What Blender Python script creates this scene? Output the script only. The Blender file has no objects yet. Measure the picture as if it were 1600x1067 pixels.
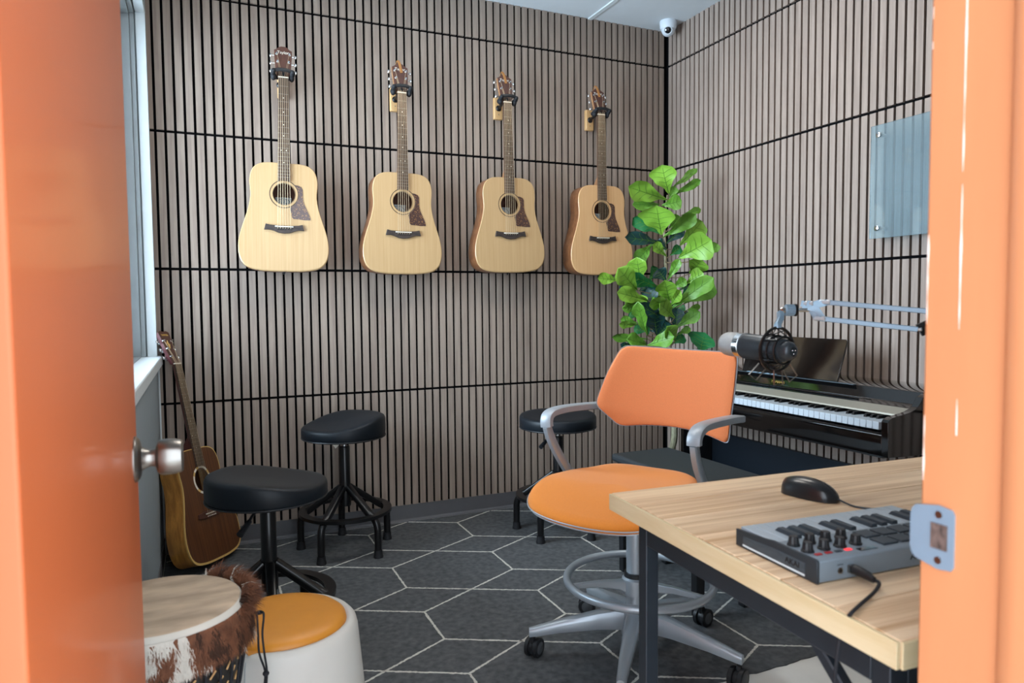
import bpy, bmesh, math, random
from math import sin, cos, pi, radians, sqrt
from mathutils import Vector, Matrix, noise
random.seed(7)
S = bpy.context.scene
COL = S.collection

# ------------------------------------------------------------------ helpers
def lin(c):
    if isinstance(c, str):
        c = c.lstrip('#'); c = [int(c[i:i+2], 16)/255 for i in (0, 2, 4)]
    return tuple((x/12.92 if x <= .04045 else ((x+.055)/1.055)**2.4) for x in c) + (1.0,)

def mat(name, color, rough=.5, metal=0., noise_amt=0., noise_scale=(20, 20, 20), bump=0., bump_scale=200., spec=.5, coat=0., trans=0., ior=1.45, alpha=1., sheen=0.):
    m = bpy.data.materials.new(name); m.use_nodes = True
    nt = m.node_tree; b = nt.nodes['Principled BSDF']
    b.inputs['Base Color'].default_value = lin(color)
    b.inputs['Roughness'].default_value = rough
    b.inputs['Metallic'].default_value = metal
    b.inputs['Specular IOR Level'].default_value = spec
    b.inputs['Coat Weight'].default_value = coat
    b.inputs['Coat Roughness'].default_value = .08
    b.inputs['Transmission Weight'].default_value = trans
    b.inputs['IOR'].default_value = ior
    b.inputs['Sheen Weight'].default_value = sheen
    tc = nt.nodes.new('ShaderNodeTexCoord')
    if noise_amt:
        mp = nt.nodes.new('ShaderNodeMapping'); mp.inputs['Scale'].default_value = noise_scale
        nz = nt.nodes.new('ShaderNodeTexNoise'); nz.inputs['Detail'].default_value = 4
        nz.inputs['Scale'].default_value = 1.
        nt.links.new(tc.outputs['Object'], mp.inputs[0]); nt.links.new(mp.outputs[0], nz.inputs['Vector'])
        hs = nt.nodes.new('ShaderNodeHueSaturation'); hs.inputs['Color'].default_value = lin(color)
        mr = nt.nodes.new('ShaderNodeMapRange'); mr.inputs[1].default_value = .25; mr.inputs[2].default_value = .75
        mr.inputs[3].default_value = 1-noise_amt; mr.inputs[4].default_value = 1+noise_amt
        nt.links.new(nz.outputs[0], mr.inputs[0]); nt.links.new(mr.outputs[0], hs.inputs['Value'])
        nt.links.new(hs.outputs[0], b.inputs['Base Color'])
    if bump:
        nb = nt.nodes.new('ShaderNodeTexNoise'); nb.inputs['Scale'].default_value = bump_scale; nb.inputs['Detail'].default_value = 3
        bp = nt.nodes.new('ShaderNodeBump'); bp.inputs['Strength'].default_value = bump; bp.inputs['Distance'].default_value = .002
        nt.links.new(tc.outputs['Object'], nb.inputs['Vector']); nt.links.new(nb.outputs[0], bp.inputs['Height'])
        nt.links.new(bp.outputs[0], b.inputs['Normal'])
    return m

def wood(name, c1, c2, scale, rough=.45, detail=6, coat=0., lo=.35, hi=.65, cell=None, cell_amt=.1, bump=0.):
    """stretched-noise grain between c1 and c2; cell=(axis,size,offset) gives each board/slat its own tint"""
    m = bpy.data.materials.new(name); m.use_nodes = True
    nt = m.node_tree; N = nt.nodes.new; L = nt.links.new
    b = nt.nodes['Principled BSDF']; b.inputs['Roughness'].default_value = rough; b.inputs['Coat Weight'].default_value = coat
    b.inputs['Coat Roughness'].default_value = .12
    tc = N('ShaderNodeTexCoord'); mp = N('ShaderNodeMapping'); mp.inputs['Scale'].default_value = scale
    L(tc.outputs['Object'], mp.inputs[0])
    nz = N('ShaderNodeTexNoise'); nz.inputs['Scale'].default_value = 1; nz.inputs['Detail'].default_value = detail
    nz.inputs['Roughness'].default_value = .6; nz.inputs['Distortion'].default_value = .4
    cr = N('ShaderNodeValToRGB'); cr.color_ramp.elements[0].position = lo; cr.color_ramp.elements[1].position = hi
    cr.color_ramp.elements[0].color = lin(c1); cr.color_ramp.elements[1].color = lin(c2)
    vec = mp.outputs[0]; last = cr.outputs[0]
    if cell:
        ax, sz, off = cell
        sp = N('ShaderNodeSeparateXYZ'); L(tc.outputs['Object'], sp.inputs[0])
        a = N('ShaderNodeMath'); a.operation = 'ADD'; a.inputs[1].default_value = off; L(sp.outputs[ax], a.inputs[0])
        d = N('ShaderNodeMath'); d.operation = 'DIVIDE'; d.inputs[1].default_value = sz; L(a.outputs[0], d.inputs[0])
        f = N('ShaderNodeMath'); f.operation = 'FLOOR'; L(d.outputs[0], f.inputs[0])
        wn = N('ShaderNodeTexWhiteNoise'); wn.noise_dimensions = '1D'; L(f.outputs[0], wn.inputs['W'])
        add = N('ShaderNodeVectorMath'); add.operation = 'MULTIPLY_ADD'; add.inputs[1].default_value = (37, 37, 37)
        L(wn.outputs['Color'], add.inputs[0]); L(mp.outputs[0], add.inputs[2]); vec = add.outputs[0]
        mr = N('ShaderNodeMapRange'); mr.inputs[3].default_value = 1-cell_amt; mr.inputs[4].default_value = 1+cell_amt
        L(wn.outputs['Value'], mr.inputs[0])
        hs = N('ShaderNodeHueSaturation'); L(mr.outputs[0], hs.inputs['Value']); L(cr.outputs[0], hs.inputs['Color']); last = hs.outputs[0]
    L(vec, nz.inputs['Vector']); L(nz.outputs[0], cr.inputs[0]); L(last, b.inputs['Base Color'])
    if bump:
        bp = N('ShaderNodeBump'); bp.inputs['Strength'].default_value = bump; bp.inputs['Distance'].default_value = .001
        L(nz.outputs[0], bp.inputs['Height']); L(bp.outputs[0], b.inputs['Normal'])
    return m

class MB:
    def __init__(s): s.v = []; s.f = []; s.mi = []; s.cur = 0
    def _add(s, vs, fs):
        o = len(s.v); s.v += [tuple(v) for v in vs]
        for f in fs: s.f.append([i+o for i in f]); s.mi.append(s.cur)
        return s
    def box(s, x0, x1, y0, y1, z0, z1, M=None):
        vs = [Vector((x, y, z)) for z in (z0, z1) for y in (y0, y1) for x in (x0, x1)]
        if M: vs = [M @ v for v in vs]
        return s._add(vs, [(0, 2, 3, 1), (4, 5, 7, 6), (0, 1, 5, 4), (2, 6, 7, 3), (0, 4, 6, 2), (1, 3, 7, 5)])
    def hexa(s, pts):   # 8 points: bottom ring 4, top ring 4
        return s._add(pts, [(3, 2, 1, 0), (4, 5, 6, 7), (0, 1, 5, 4), (1, 2, 6, 5), (2, 3, 7, 6), (3, 0, 4, 7)])
    def rings(s, rings, close=True, caps=True):
        n = len(rings[0]); vs = [p for r in rings for p in r]; fs = []
        for i in range(len(rings)-1):
            for j in range(n if close else n-1):
                k = (j+1) % n
                fs.append((i*n+j, i*n+k, (i+1)*n+k, (i+1)*n+j))
        if caps and close:
            fs.append(tuple(reversed(range(n)))); fs.append(tuple(range((len(rings)-1)*n, len(rings)*n)))
        return s._add(vs, fs)
    def tube(s, pts, r, n=10, caps=True, sq=None, up=None):
        pts = [Vector(p) for p in pts]; R = []
        rr = r if isinstance(r, (list, tuple)) else [r]*len(pts)
        prev = None
        for i, p in enumerate(pts):
            t = (pts[min(i+1, len(pts)-1)]-pts[max(i-1, 0)]).normalized()
            if prev is None:
                u = Vector(up) if up else (Vector((0, 0, 1)) if abs(t.z) < .9 else Vector((1, 0, 0)))
                a = (u - t*u.dot(t)).normalized()
            else:
                a = (prev - t*prev.dot(t)).normalized()
            prev = a; b = t.cross(a)
            if sq:   # rectangular / rounded section (w along b, h along a)
                w, h = sq; k = rr[i]
                ring = []
                for cx, cy in ((1, 1), (-1, 1), (-1, -1), (1, -1)):
                    e = .25
                    if cx*cy > 0: q = ((cx, cy*(1-e)), (cx*(1-e), cy))
                    else: q = ((cx*(1-e), cy), (cx, cy*(1-e)))
                    for (qx, qy) in q: ring.append(p + b*(qx*w*k) + a*(qy*h*k))
                R.append(ring)
            else:
                R.append([p + (a*cos(2*pi*j/n)+b*sin(2*pi*j/n))*rr[i] for j in range(n)])
        return s.rings(R, True, caps)
    def cyl(s, p0, p1, r0, r1=None, n=20):
        return s.tube([p0, p1], [r0, r0 if r1 is None else r1], n)
    def lathe(s, prof, n=32, M=None, caps=True):
        R = []
        for (r, z) in prof:
            ring = [Vector((r*cos(2*pi*j/n), r*sin(2*pi*j/n), z)) for j in range(n)]
            if M: ring = [M @ v for v in ring]
            R.append(ring)
        return s.rings(R, True, caps)
    def prism(s, outline, y0, y1, plane='xz', M=None):
        def P(a, b, c):
            v = {'xz': Vector((a, c, b)), 'xy': Vector((a, b, c)), 'yz': Vector((c, a, b))}[plane]
            return M @ v if M else v
        return s.rings([[P(a, b, y0) for a, b in outline], [P(a, b, y1) for a, b in outline]])
    def sphere(s, c, r, n=16, m=10, sc=(1, 1, 1), M=None):
        c = Vector(c); R = []
        for i in range(1, m):
            t = pi*i/m
            R.append([c+Vector((r*sc[0]*sin(t)*cos(2*pi*j/n), r*sc[1]*sin(t)*sin(2*pi*j/n), -r*sc[2]*cos(t))) for j in range(n)])
        if M: R = [[M @ v for v in q] for q in R]
        return s.rings(R)
    def torus(s, c, R, r, n=48, m=10, M=None, flat=1.):
        c = Vector(c); o = len(s.v); vs = []; fs = []
        for i in range(n):
            a = 2*pi*i/n
            for j in range(m):
                b = 2*pi*j/m
                v = Vector(((R+r*cos(b))*cos(a), (R+r*cos(b))*sin(a), r*flat*sin(b)))
                vs.append((M @ v if M else v)+c)
        for i in range(n):
            for j in range(m):
                fs.append((i*m+j, ((i+1) % n)*m+j, ((i+1) % n)*m+(j+1) % m, i*m+(j+1) % m))
        return s._add(vs, fs)
    def grid(s, fn, nu, nv):
        vs = [fn(i/(nu-1), j/(nv-1)) for i in range(nu) for j in range(nv)]
        return s._add(vs, [(i*nv+j, (i+1)*nv+j, (i+1)*nv+j+1, i*nv+j+1) for i in range(nu-1) for j in range(nv-1)])
    def build(s, name, m, parent=None, smooth=True, bevel=0., ang=35, loc=None, seg=2, fix=True):
        me = bpy.data.meshes.new(name); me.from_pydata(s.v, [], s.f)
        ms = m if isinstance(m, (list, tuple)) else [m]
        for q in ms: me.materials.append(q)
        if len(ms) > 1: me.polygons.foreach_set('material_index', s.mi)
        if fix:
            bm = bmesh.new(); bm.from_mesh(me); bmesh.ops.recalc_face_normals(bm, faces=bm.faces); bm.to_mesh(me); bm.free()
        if smooth:
            me.shade_smooth(); me.set_sharp_from_angle(angle=radians(ang))
        o = bpy.data.objects.new(name, me); COL.objects.link(o)
        if parent: o.parent = parent
        if loc: o.location = loc
        if bevel:
            md = o.modifiers.new('bevel', 'BEVEL'); md.width = bevel; md.segments = seg; md.limit_method = 'ANGLE'; md.angle_limit = radians(40)
            md.harden_normals = False
        return o

def tag(o, label=None, cat=None, group=None, kind=None):
    if label: o['label'] = label
    if cat: o['category'] = cat
    if group: o['group'] = group
    if kind: o['kind'] = kind
    return o
def thing(name, label, cat, loc=(0, 0, 0), rz=0., group=None):
    o = bpy.data.objects.new(name, None); COL.objects.link(o); o.empty_display_size = .05
    o.location = loc; o.rotation_euler = (0, 0, rz)
    return tag(o, label, cat, group)
def copy_tree(o, parent=None):
    c = o.copy(); COL.objects.link(c)
    if parent: c.parent = parent
    for ch in list(o.children): copy_tree(ch, c)
    return c
def text_mesh(name, body, size, m, parent, M, extrude=.0003, align='CENTER', stretch=1.):
    cu = bpy.data.curves.new(name, 'FONT'); cu.body = body; cu.size = size; cu.extrude = extrude; cu.align_x = align; cu.align_y = 'CENTER'
    tmp = bpy.data.objects.new('tmp_text', cu); COL.objects.link(tmp)
    dg = bpy.context.evaluated_depsgraph_get(); me = bpy.data.meshes.new_from_object(tmp.evaluated_get(dg))
    bpy.data.objects.remove(tmp); bpy.data.curves.remove(cu)
    me.transform(M @ Matrix.Diagonal((stretch, 1, 1, 1))); me.materials.clear(); me.materials.append(m); me.name = name
    o = bpy.data.objects.new(name, me); COL.objects.link(o); o.parent = parent
    return o
def catmull(pts, n=8, closed=False):
    out = []; N = len(pts); P = [Vector(p) for p in pts]
    rng = range(N if closed else N-1)
    for i in rng:
        if closed: a, b, c, d = P[i-1], P[i], P[(i+1) % N], P[(i+2) % N]
        else: a, b, c, d = P[max(i-1, 0)], P[i], P[i+1], P[min(i+2, N-1)]
        for k in range(n):
            t = k/n
            out.append(.5*((2*b)+(c-a)*t+(2*a-5*b+4*c-d)*t*t+(3*b-a-3*c+d)*t**3))
    if not closed: out.append(P[-1])
    return out
def sm(t): t = max(0., min(1., t)); return t*t*(3-2*t)
XZ = Matrix.Rotation(pi/2, 4, 'X')       # text facing -y

# ------------------------------------------------------------------ camera (measured from the slat joints)
F_PX = 1099.74; PITCH, ROLL, YAW = -.054111, -.0090057, .415536
CAM = Vector((-2.53175, -3.46997, 1.10906))
cy_, sy_, cp_, sp_ = cos(YAW), sin(YAW), cos(PITCH), sin(PITCH)
fw = Vector((sy_*cp_, cy_*cp_, sp_)); rt = Vector((cy_, -sy_, 0)); up = rt.cross(fw)
R1 = rt*cos(ROLL)+up*sin(ROLL); U1 = up*cos(ROLL)-rt*sin(ROLL)
cam = bpy.data.cameras.new('camera'); camo = bpy.data.objects.new('camera', cam); COL.objects.link(camo)
cam.sensor_fit = 'HORIZONTAL'; cam.sensor_width = 36; cam.lens = F_PX/1600*36; cam.clip_start = .02; cam.clip_end = 60
camo.matrix_world = Matrix(((R1.x, U1.x, -fw.x, CAM.x), (R1.y, U1.y, -fw.y, CAM.y), (R1.z, U1.z, -fw.z, CAM.z), (0, 0, 0, 1)))
cam.dof.use_dof = True; cam.dof.focus_distance = 3.0; cam.dof.aperture_fstop = 6.3
S.camera = camo
def ray(u, v): return (R1*((u-800)/F_PX)+U1*((533.5-v)/F_PX)+fw)
def at_depth(u, v, d): return CAM+ray(u, v)*d          # a measured direction and distance turned into a place in the room
def at_z(u, v, z):
    r = ray(u, v); return CAM+r*((z-CAM.z)/r.z)

# ------------------------------------------------------------------ materials
M = {}
M['slat'] = wood('slat_oak_grey', '#85756a', '#9a8a7d', (60, 60, 3), .6, cell=(0, .04, .0085), cell_amt=.035)
M['slat_r'] = wood('slat_oak_grey_side', '#8a7a70', '#9f8f84', (60, 60, 3), .6, cell=(1, .04, .018), cell_amt=.035)
M['felt'] = mat('black_felt', '#0b0b0d', .95, spec=.1)
M['plaster'] = mat('painted_wall', '#929da2', .7, noise_amt=.02)
M['trimwhite'] = mat('white_trim', '#cdd4d6', .45, noise_amt=.02)
M['trimgrey'] = mat('grey_trim', '#8f9698', .5, noise_amt=.03)
M['ceil'] = mat('ceiling_white', '#d0d6da', .8, noise_amt=.015)
M['baseb'] = mat('vinyl_base', '#5b5b5e', .55, noise_amt=.05)
M['concrete'] = mat('concrete', '#dddbd5', .6, noise_amt=.08, noise_scale=(8, 8, 8), bump=.15, bump_scale=60)
M['rug'] = mat('rug_pile', '#56585a', .95, noise_amt=.32, noise_scale=(45, 45, 45), bump=.7, bump_scale=500, spec=.1)
M['yarn'] = mat('rug_line_yarn', '#c3c0b8', .95, noise_amt=.2, noise_scale=(160, 160, 160), bump=.6, bump_scale=600, spec=.1)
M['orangepaint'] = mat('orange_gloss_paint', '#b85c30', .42, noise_amt=.05, noise_scale=(3, 3, 1.2), bump=.08, bump_scale=30, coat=.12)
M['jambpaint'] = mat('orange_frame_paint', '#c7855b', .42, noise_amt=.05, noise_scale=(14, 30, 3), bump=.12, bump_scale=40)
M['chipwhite'] = mat('chipped_paint', '#efe0da', .6, noise_amt=.05)
M['nickel'] = mat('satin_nickel', '#8d8984', .3, 1., noise_amt=.03)
M['steelpaint'] = mat('strike_steel', '#879fb3', .4, .35, noise_amt=.05)
M['chrome'] = mat('chrome', '#d5d8da', .16, 1.)
M['darkhole'] = mat('dark_hole', '#17120f', .9)
M['spruce'] = wood('spruce_top', '#ac8a5f', '#b8986e', (130, 130, 2.5), .42, lo=.3, hi=.7, coat=.12)
M['spruce2'] = wood('cedar_tint_top', '#c99b69', '#d4aa7c', (130, 130, 2.5), .42, lo=.3, hi=.7, coat=.12)
M['sapele'] = wood('sapele_side', '#6b4126', '#8c5b38', (6, 60, 40), .4, coat=.2)
M['neckwood'] = wood('neck_wood', '#8d6041', '#ac7d55', (60, 60, 5), .45)
M['fretwood'] = wood('fretboard_wood', '#3d2d24', '#584337', (120, 120, 6), .5)
M['bridgewood'] = wood('bridge_ebony', '#241c1a', '#3d322d', (40, 90, 90), .5)
M['headwood'] = wood('head_veneer', '#47291f', '#5d382b', (80, 80, 6), .35, coat=.2)
M['tortoise'] = wood('tortoise_guard', '#44302d', '#c08a48', (230, 230, 230), .25, coat=.35, lo=.58, hi=.70, detail=2)
M['bone'] = mat('bone_white', '#e9e2d3', .4)
M['string'] = mat('string_bronze', '#c8b394', .35, .8)
M['paper'] = mat('label_paper', '#dfe6e8', .8, noise_amt=.04)
M['ink'] = mat('label_ink', '#39424d', .8)
M['hole'] = wood('guitar_inside', '#4d2c1e', '#633a28', (30, 30, 8), .7)
M['hangwood'] = wood('hanger_maple', '#c69a66', '#d8b07c', (60, 60, 6), .5)
M['rubber'] = mat('black_foam_rubber', '#15161a', .7, bump=.1)
M['leather_tag'] = mat('tan_strap', '#a5703c', .55, noise_amt=.08)
M['g5top'] = wood('dark_mahogany_top', '#4a2a16', '#6a4022', (120, 120, 3), .35, coat=.35)
M['g5side'] = wood('honey_side', '#a0682a', '#cf9040', (10, 40, 12), .35, coat=.35)
M['g5neck'] = wood('red_neck', '#4a2420', '#5f3029', (60, 60, 6), .4, coat=.2)
M['cream'] = mat('cream_binding', '#d8b26a', .4)
M['gold'] = mat('gold_inlay', '#c7a659', .35, .7)
M['seatvinyl'] = mat('black_vinyl', '#10161c', .46, spec=.32, noise_amt=.06, bump=.12, bump_scale=500)
M['blackmetal'] = mat('black_enamel', '#0a0a0c', .34, .0, noise_amt=.05, coat=.15)
M['blackplastic'] = mat('black_plastic', '#1a1c1f', .42, noise_amt=.04)
M['skin'] = mat('drum_skin', '#b09b84', .7, noise_amt=.34, noise_scale=(9, 26, 9), bump=.25, bump_scale=90)
M['whitehide'] = mat('white_hide', '#c2bcb1', .8, noise_amt=.05)
M['drumwood'] = mat('black_carved_wood', '#171513', .5, noise_amt=.15, bump=.4, bump_scale=80)
M['tan'] = mat('carved_tan', '#c49a66', .7, noise_amt=.1)
M['cord'] = mat('black_cord', '#15161c', .8)
M['whitevinyl'] = mat('white_vinyl', '#c2bfb8', .5, noise_amt=.02, bump=.05, bump_scale=300)
M['mustard'] = mat('mustard_vinyl', '#c9832b', .42, noise_amt=.05, bump=.1, bump_scale=500)
M['chairfab'] = mat('orange_fabric', '#d07a22', .85, noise_amt=.06, noise_scale=(300, 300, 300), bump=.25, bump_scale=900, sheen=.15)
M['chairmesh'] = mat('orange_mesh', '#d2743e', .7, noise_amt=.05, noise_scale=(300, 300, 300), bump=.3, bump_scale=1200, sheen=.2)
M['chairgrey'] = mat('silver_plastic', '#9aa0a6', .42, .25, noise_amt=.02)
M['chairsilver'] = mat('silver_aluminium', '#a4adb5', .36, .5, noise_amt=.02)
M['casterdark'] = mat('caster_black', '#191b1e', .45)
M['caster2'] = mat('caster_grey', '#4a4d50', .5)
M['piano'] = mat('piano_black_gloss', '#0a0808', .07, coat=1., spec=.6)
M['pianomatte'] = mat('piano_dark_panel', '#131a22', .38, noise_amt=.05)
M['piano_strip'] = mat('key_cover_strip', '#a5a093', .32, .3)
M['ledge'] = mat('ledge_steel', '#4f5a63', .4, .4)
M['whitekey'] = mat('white_key', '#b3bcc4', .3, coat=.2)
M['blackkey'] = mat('black_key', '#141416', .3)
M['benchvinyl'] = mat('bench_vinyl', '#25292c', .5, noise_amt=.05, bump=.15, bump_scale=400)
M['desktop'] = wood('pine_boards', '#b78f66', '#e9cdaa', (1.8, 55, 20), .42, cell=(1, .0957, .0), cell_amt=.07, lo=.3, hi=.62)
M['deskedge'] = wood('pine_edge', '#cdb98f', '#d8c7a2', (3, 6, 60), .5)
M['desksteel'] = mat('desk_black_steel', '#2b323a', .4, .3, noise_amt=.08)
M['akaigrey'] = mat('pad_controller_grey', '#78848e', .45, noise_amt=.03)
M['akaikey'] = mat('grey_key', '#a3b0ba', .3)
M['akaidark'] = mat('controller_cheek', '#2f373e', .4, .2)
M['steelstrip'] = mat('bright_strip', '#d8e8f0', .3)
M['padmat'] = mat('pad_rubber', '#343d45', .6)
M['redbtn'] = mat('red_button', '#a3262b', .4)
M['redlit'] = bpy.data.materials.new('lit_red_button'); M['redlit'].use_nodes = True
_b = M['redlit'].node_tree.nodes['Principled BSDF']; _b.inputs['Base Color'].default_value = lin('#e03a40'); _b.inputs['Emission Color'].default_value = lin('#ff3a40'); _b.inputs['Emission Strength'].default_value = .5
M['armsteel'] = mat('boom_steel', '#8ea7ba', .38, .35, noise_amt=.03)
M['bolt'] = mat('zinc_bolt', '#cfd6dc', .35, .3)
M['grille'] = mat('mic_grille', '#c3c6c8', .35, .9, bump=1., bump_scale=700)
M['micbody'] = mat('mic_body', '#3c4349', .32, .4)
M['mouse'] = mat('mouse_black', '#202327', .28, coat=.2)
M['camwhite'] = mat('camera_white', '#d4dbe2', .4)
M['lens'] = mat('lens_glass', '#05070d', .05, coat=1.)
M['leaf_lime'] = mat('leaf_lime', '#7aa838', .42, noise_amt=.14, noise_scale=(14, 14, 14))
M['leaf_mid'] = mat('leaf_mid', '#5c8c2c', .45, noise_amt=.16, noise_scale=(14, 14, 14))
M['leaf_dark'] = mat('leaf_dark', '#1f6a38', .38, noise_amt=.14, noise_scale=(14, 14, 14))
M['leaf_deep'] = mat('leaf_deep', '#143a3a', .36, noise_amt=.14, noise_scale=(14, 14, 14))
M['bark'] = mat('bark', '#7c6a52', .8, noise_amt=.25, noise_scale=(50, 50, 20))
M['trunk'] = mat('pale_trunk', '#9b977c', .85, noise_amt=.22, noise_scale=(70, 70, 60), bump=.5, bump_scale=80)
M['pot'] = mat('pot_black', '#1d1e20', .5)
M['soil'] = mat('soil_moss', '#3c3a2a', .95, noise_amt=.3, noise_scale=(60, 60, 60))
# clear / tinted glass
def glass(name, tint, fac):
    m = bpy.data.materials.new(name); m.use_nodes = True; nt = m.node_tree; nt.nodes.remove(nt.nodes['Principled BSDF'])
    out = nt.nodes['Material Output']; tr = nt.nodes.new('ShaderNodeBsdfTransparent'); tr.inputs[0].default_value = lin(tint)
    gl = nt.nodes.new('ShaderNodeBsdfGlossy'); gl.inputs['Roughness'].default_value = .02
    df = nt.nodes.new('ShaderNodeBsdfDiffuse'); df.inputs[0].default_value = lin(tint)
    fr = nt.nodes.new('ShaderNodeFresnel'); fr.inputs[0].default_value = 1.45
    m1 = nt.nodes.new('ShaderNodeMixShader'); m1.inputs[0].default_value = fac
    nt.links.new(tr.outputs[0], m1.inputs[1]); nt.links.new(df.outputs[0], m1.inputs[2])
    m2 = nt.nodes.new('ShaderNodeMixShader'); nt.links.new(fr.outputs[0], m2.inputs[0]); nt.links.new(m1.outputs[0], m2.inputs[1]); nt.links.new(gl.outputs[0], m2.inputs[2])
    nt.links.new(m2.outputs[0], out.inputs[0]); return m
M['window_glass'] = glass('window_glass', '#f4fbff', .02)
M['board_glass'] = glass('frosted_glass', '#d6e6ec', .15)

# ------------------------------------------------------------------ room shell
ZC = 2.68; XL = -2.712; YF = -3.0
def struct(o): o['kind'] = 'structure'; return o
fl = MB(); fl.box(-3.6, .12, -4.6, .12, -.12, -.004); struct(fl.build('floor', M['concrete'], smooth=False))
ce = MB(); ce.box(-3.0, .12, -3.16, .12, ZC, ZC+.1)
ceil = struct(ce.build('ceiling', M['ceil'], smooth=False))
cs = MB()
for x in (-.512, -1.712): cs.box(x-.012, x+.012, -3.0, -.0, ZC-.007, ZC); cs.box(x+.012, x+.016, -3.0, 0, ZC-.003, ZC)
cs.build('ceiling_joint_strip', M['trimwhite'], ceil, smooth=False)
# back wall with five rows of slatted panels
wb = MB(); wb.box(-2.9, .12, .012, .12, 0, ZC); wall_back = struct(wb.build('wall_back', M['felt'], smooth=False))
wr = MB(); wr.box(.012, .12, -3.15, .12, 0, ZC); wall_right = struct(wr.build('wall_right', M['felt'], smooth=False))
rows = [(.084, .669), (.681, 1.269), (1.281, 1.869), (1.881, 2.469), (2.481, ZC)]
for z0, z1 in rows:
    mb = MB(); mb2 = MB()
    k = 0
    while True:
        xr = -.0565-.04*k + (.04 if k == 0 else 0); xr = -.0165-.04*k
        if xr < XL: break
        mb.box(max(xr-.028, XL), xr+.001, -.0, .0125, z0, z1); k += 1
    for k in range(75):
        yr = -.0255-.04*k
        if yr < -2.99: break
        mb2.box(-.0, .0125, yr-.028, yr+.001, z0, z1)
    mb.build('slat_panel', M['slat'], wall_back, smooth=False)
    mb2.build('slat_panel', M['slat_r'], wall_right, smooth=False)
ba = MB(); ba.prism([(0.012, 0), (-.012, 0), (-.008, .006), (.002, .012), (.003, .084), (.012, .084)], -2.71, -.004, 'yz')
struct(ba.build('baseboard_back', M['baseb'], smooth=False))
ba = MB(); ba.prism([(0.012, 0), (-.012, 0), (-.008, .006), (.002, .012), (.003, .084), (.012, .084)], -2.99, -.013, 'xz')
struct(ba.build('baseboard_right', M['baseb'], smooth=False))
# left wall: knee wall, window opening, recess beside the door
WZ0, WZ1, WY0, WY1 = .862, 2.36, -1.42, -.052
wl = MB()
wl.box(XL-.14, XL, -1.46, .012, 0, WZ0)
wl.box(XL-.14, XL, WY1, .012, WZ0, ZC)
wl.box(XL-.14, XL, -1.46, WY0, WZ0, ZC)
wl.box(XL-.14, XL, WY0, WY1, WZ1, ZC)
wl.box(-3.0, XL-.14, -1.46, -1.36, 0, ZC)
wl.box(-3.0, -2.87, -3.0, -1.46, 0, ZC)
wall_left = struct(wl.build('wall_left', M['plaster'], smooth=False))
tb = MB(); tb.box(XL, XL+.006, -.010, .0, 0, .86); struct(tb.build('trim_1', M['trimwhite'], smooth=False))
ba = MB(); ba.box(XL, XL+.004, -1.46, -.012, 0, .075); struct(ba.build('baseboard_left', M['baseb'], smooth=False))
# window: casing boards, stop, sash, glass, sill
win = bpy.data.objects.new('window_1', None); COL.objects.link(win); win.location = (XL, -.7, WZ0); win['kind'] = 'structure'
def WB(*a):
    x0, x1, y0, y1, z0, z1 = a
    return (x0, x1, y0+.7, y1+.7, z0-WZ0, z1-WZ0)
def frame(x0, x1, w, name, m, bev=.002, w2=None):
    b = MB(); q = (WY0, WY1, WZ0, WZ1)
    b.box(*WB(x0-XL, x1-XL, WY1-w, WY1, WZ0, WZ1)); b.box(*WB(x0-XL, x1-XL, WY0, WY0+w, WZ0, WZ1))
    b.box(*WB(x0-XL, x1-XL, WY0+w, WY1-w, WZ1-w, WZ1)); b.box(*WB(x0-XL, x1-XL, WY0+w, WY1-w, WZ0, WZ0+w))
    return b.build(name, m, win, bevel=bev)
frame(XL-.036, XL+.002, .014, 'window_casing', M['trimwhite'])
frame(XL-.058, XL-.040, .024, 'window_stop', M['trimgrey'])
frame(XL-.105, XL-.058, .034, 'window_frame', M['trimgrey'])
frame(XL-.128, XL-.105, .075, 'window_sash', M['trimwhite'])
b = MB(); b.box(*WB(-.121, -.115, WY0+.07, WY1-.07, WZ0+.07, WZ1-.07)); b.build('window_pane', M['window_glass'], win, smooth=False)
b = MB(); b.box(*WB(-.13, .02, WY0-.02, -.002, .852, .893)); b.build('window_sill', M['trimwhite'], win, bevel=.004)
# front wall with the doorway (the photographer stands in the corridor)
DX0, DX1, DZ1 = -2.69, -1.88, 2.12
wf = MB(); wf.box(DX1+.03, .12, YF-.15, YF, 0, ZC); wf.box(-3.0, DX0-.03, YF-.15, YF, 0, ZC); wf.box(DX0-.03, DX1+.03, YF-.15, YF, DZ1+.03, ZC)
struct(wf.build('wall_front', M['plaster'], smooth=False))
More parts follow.
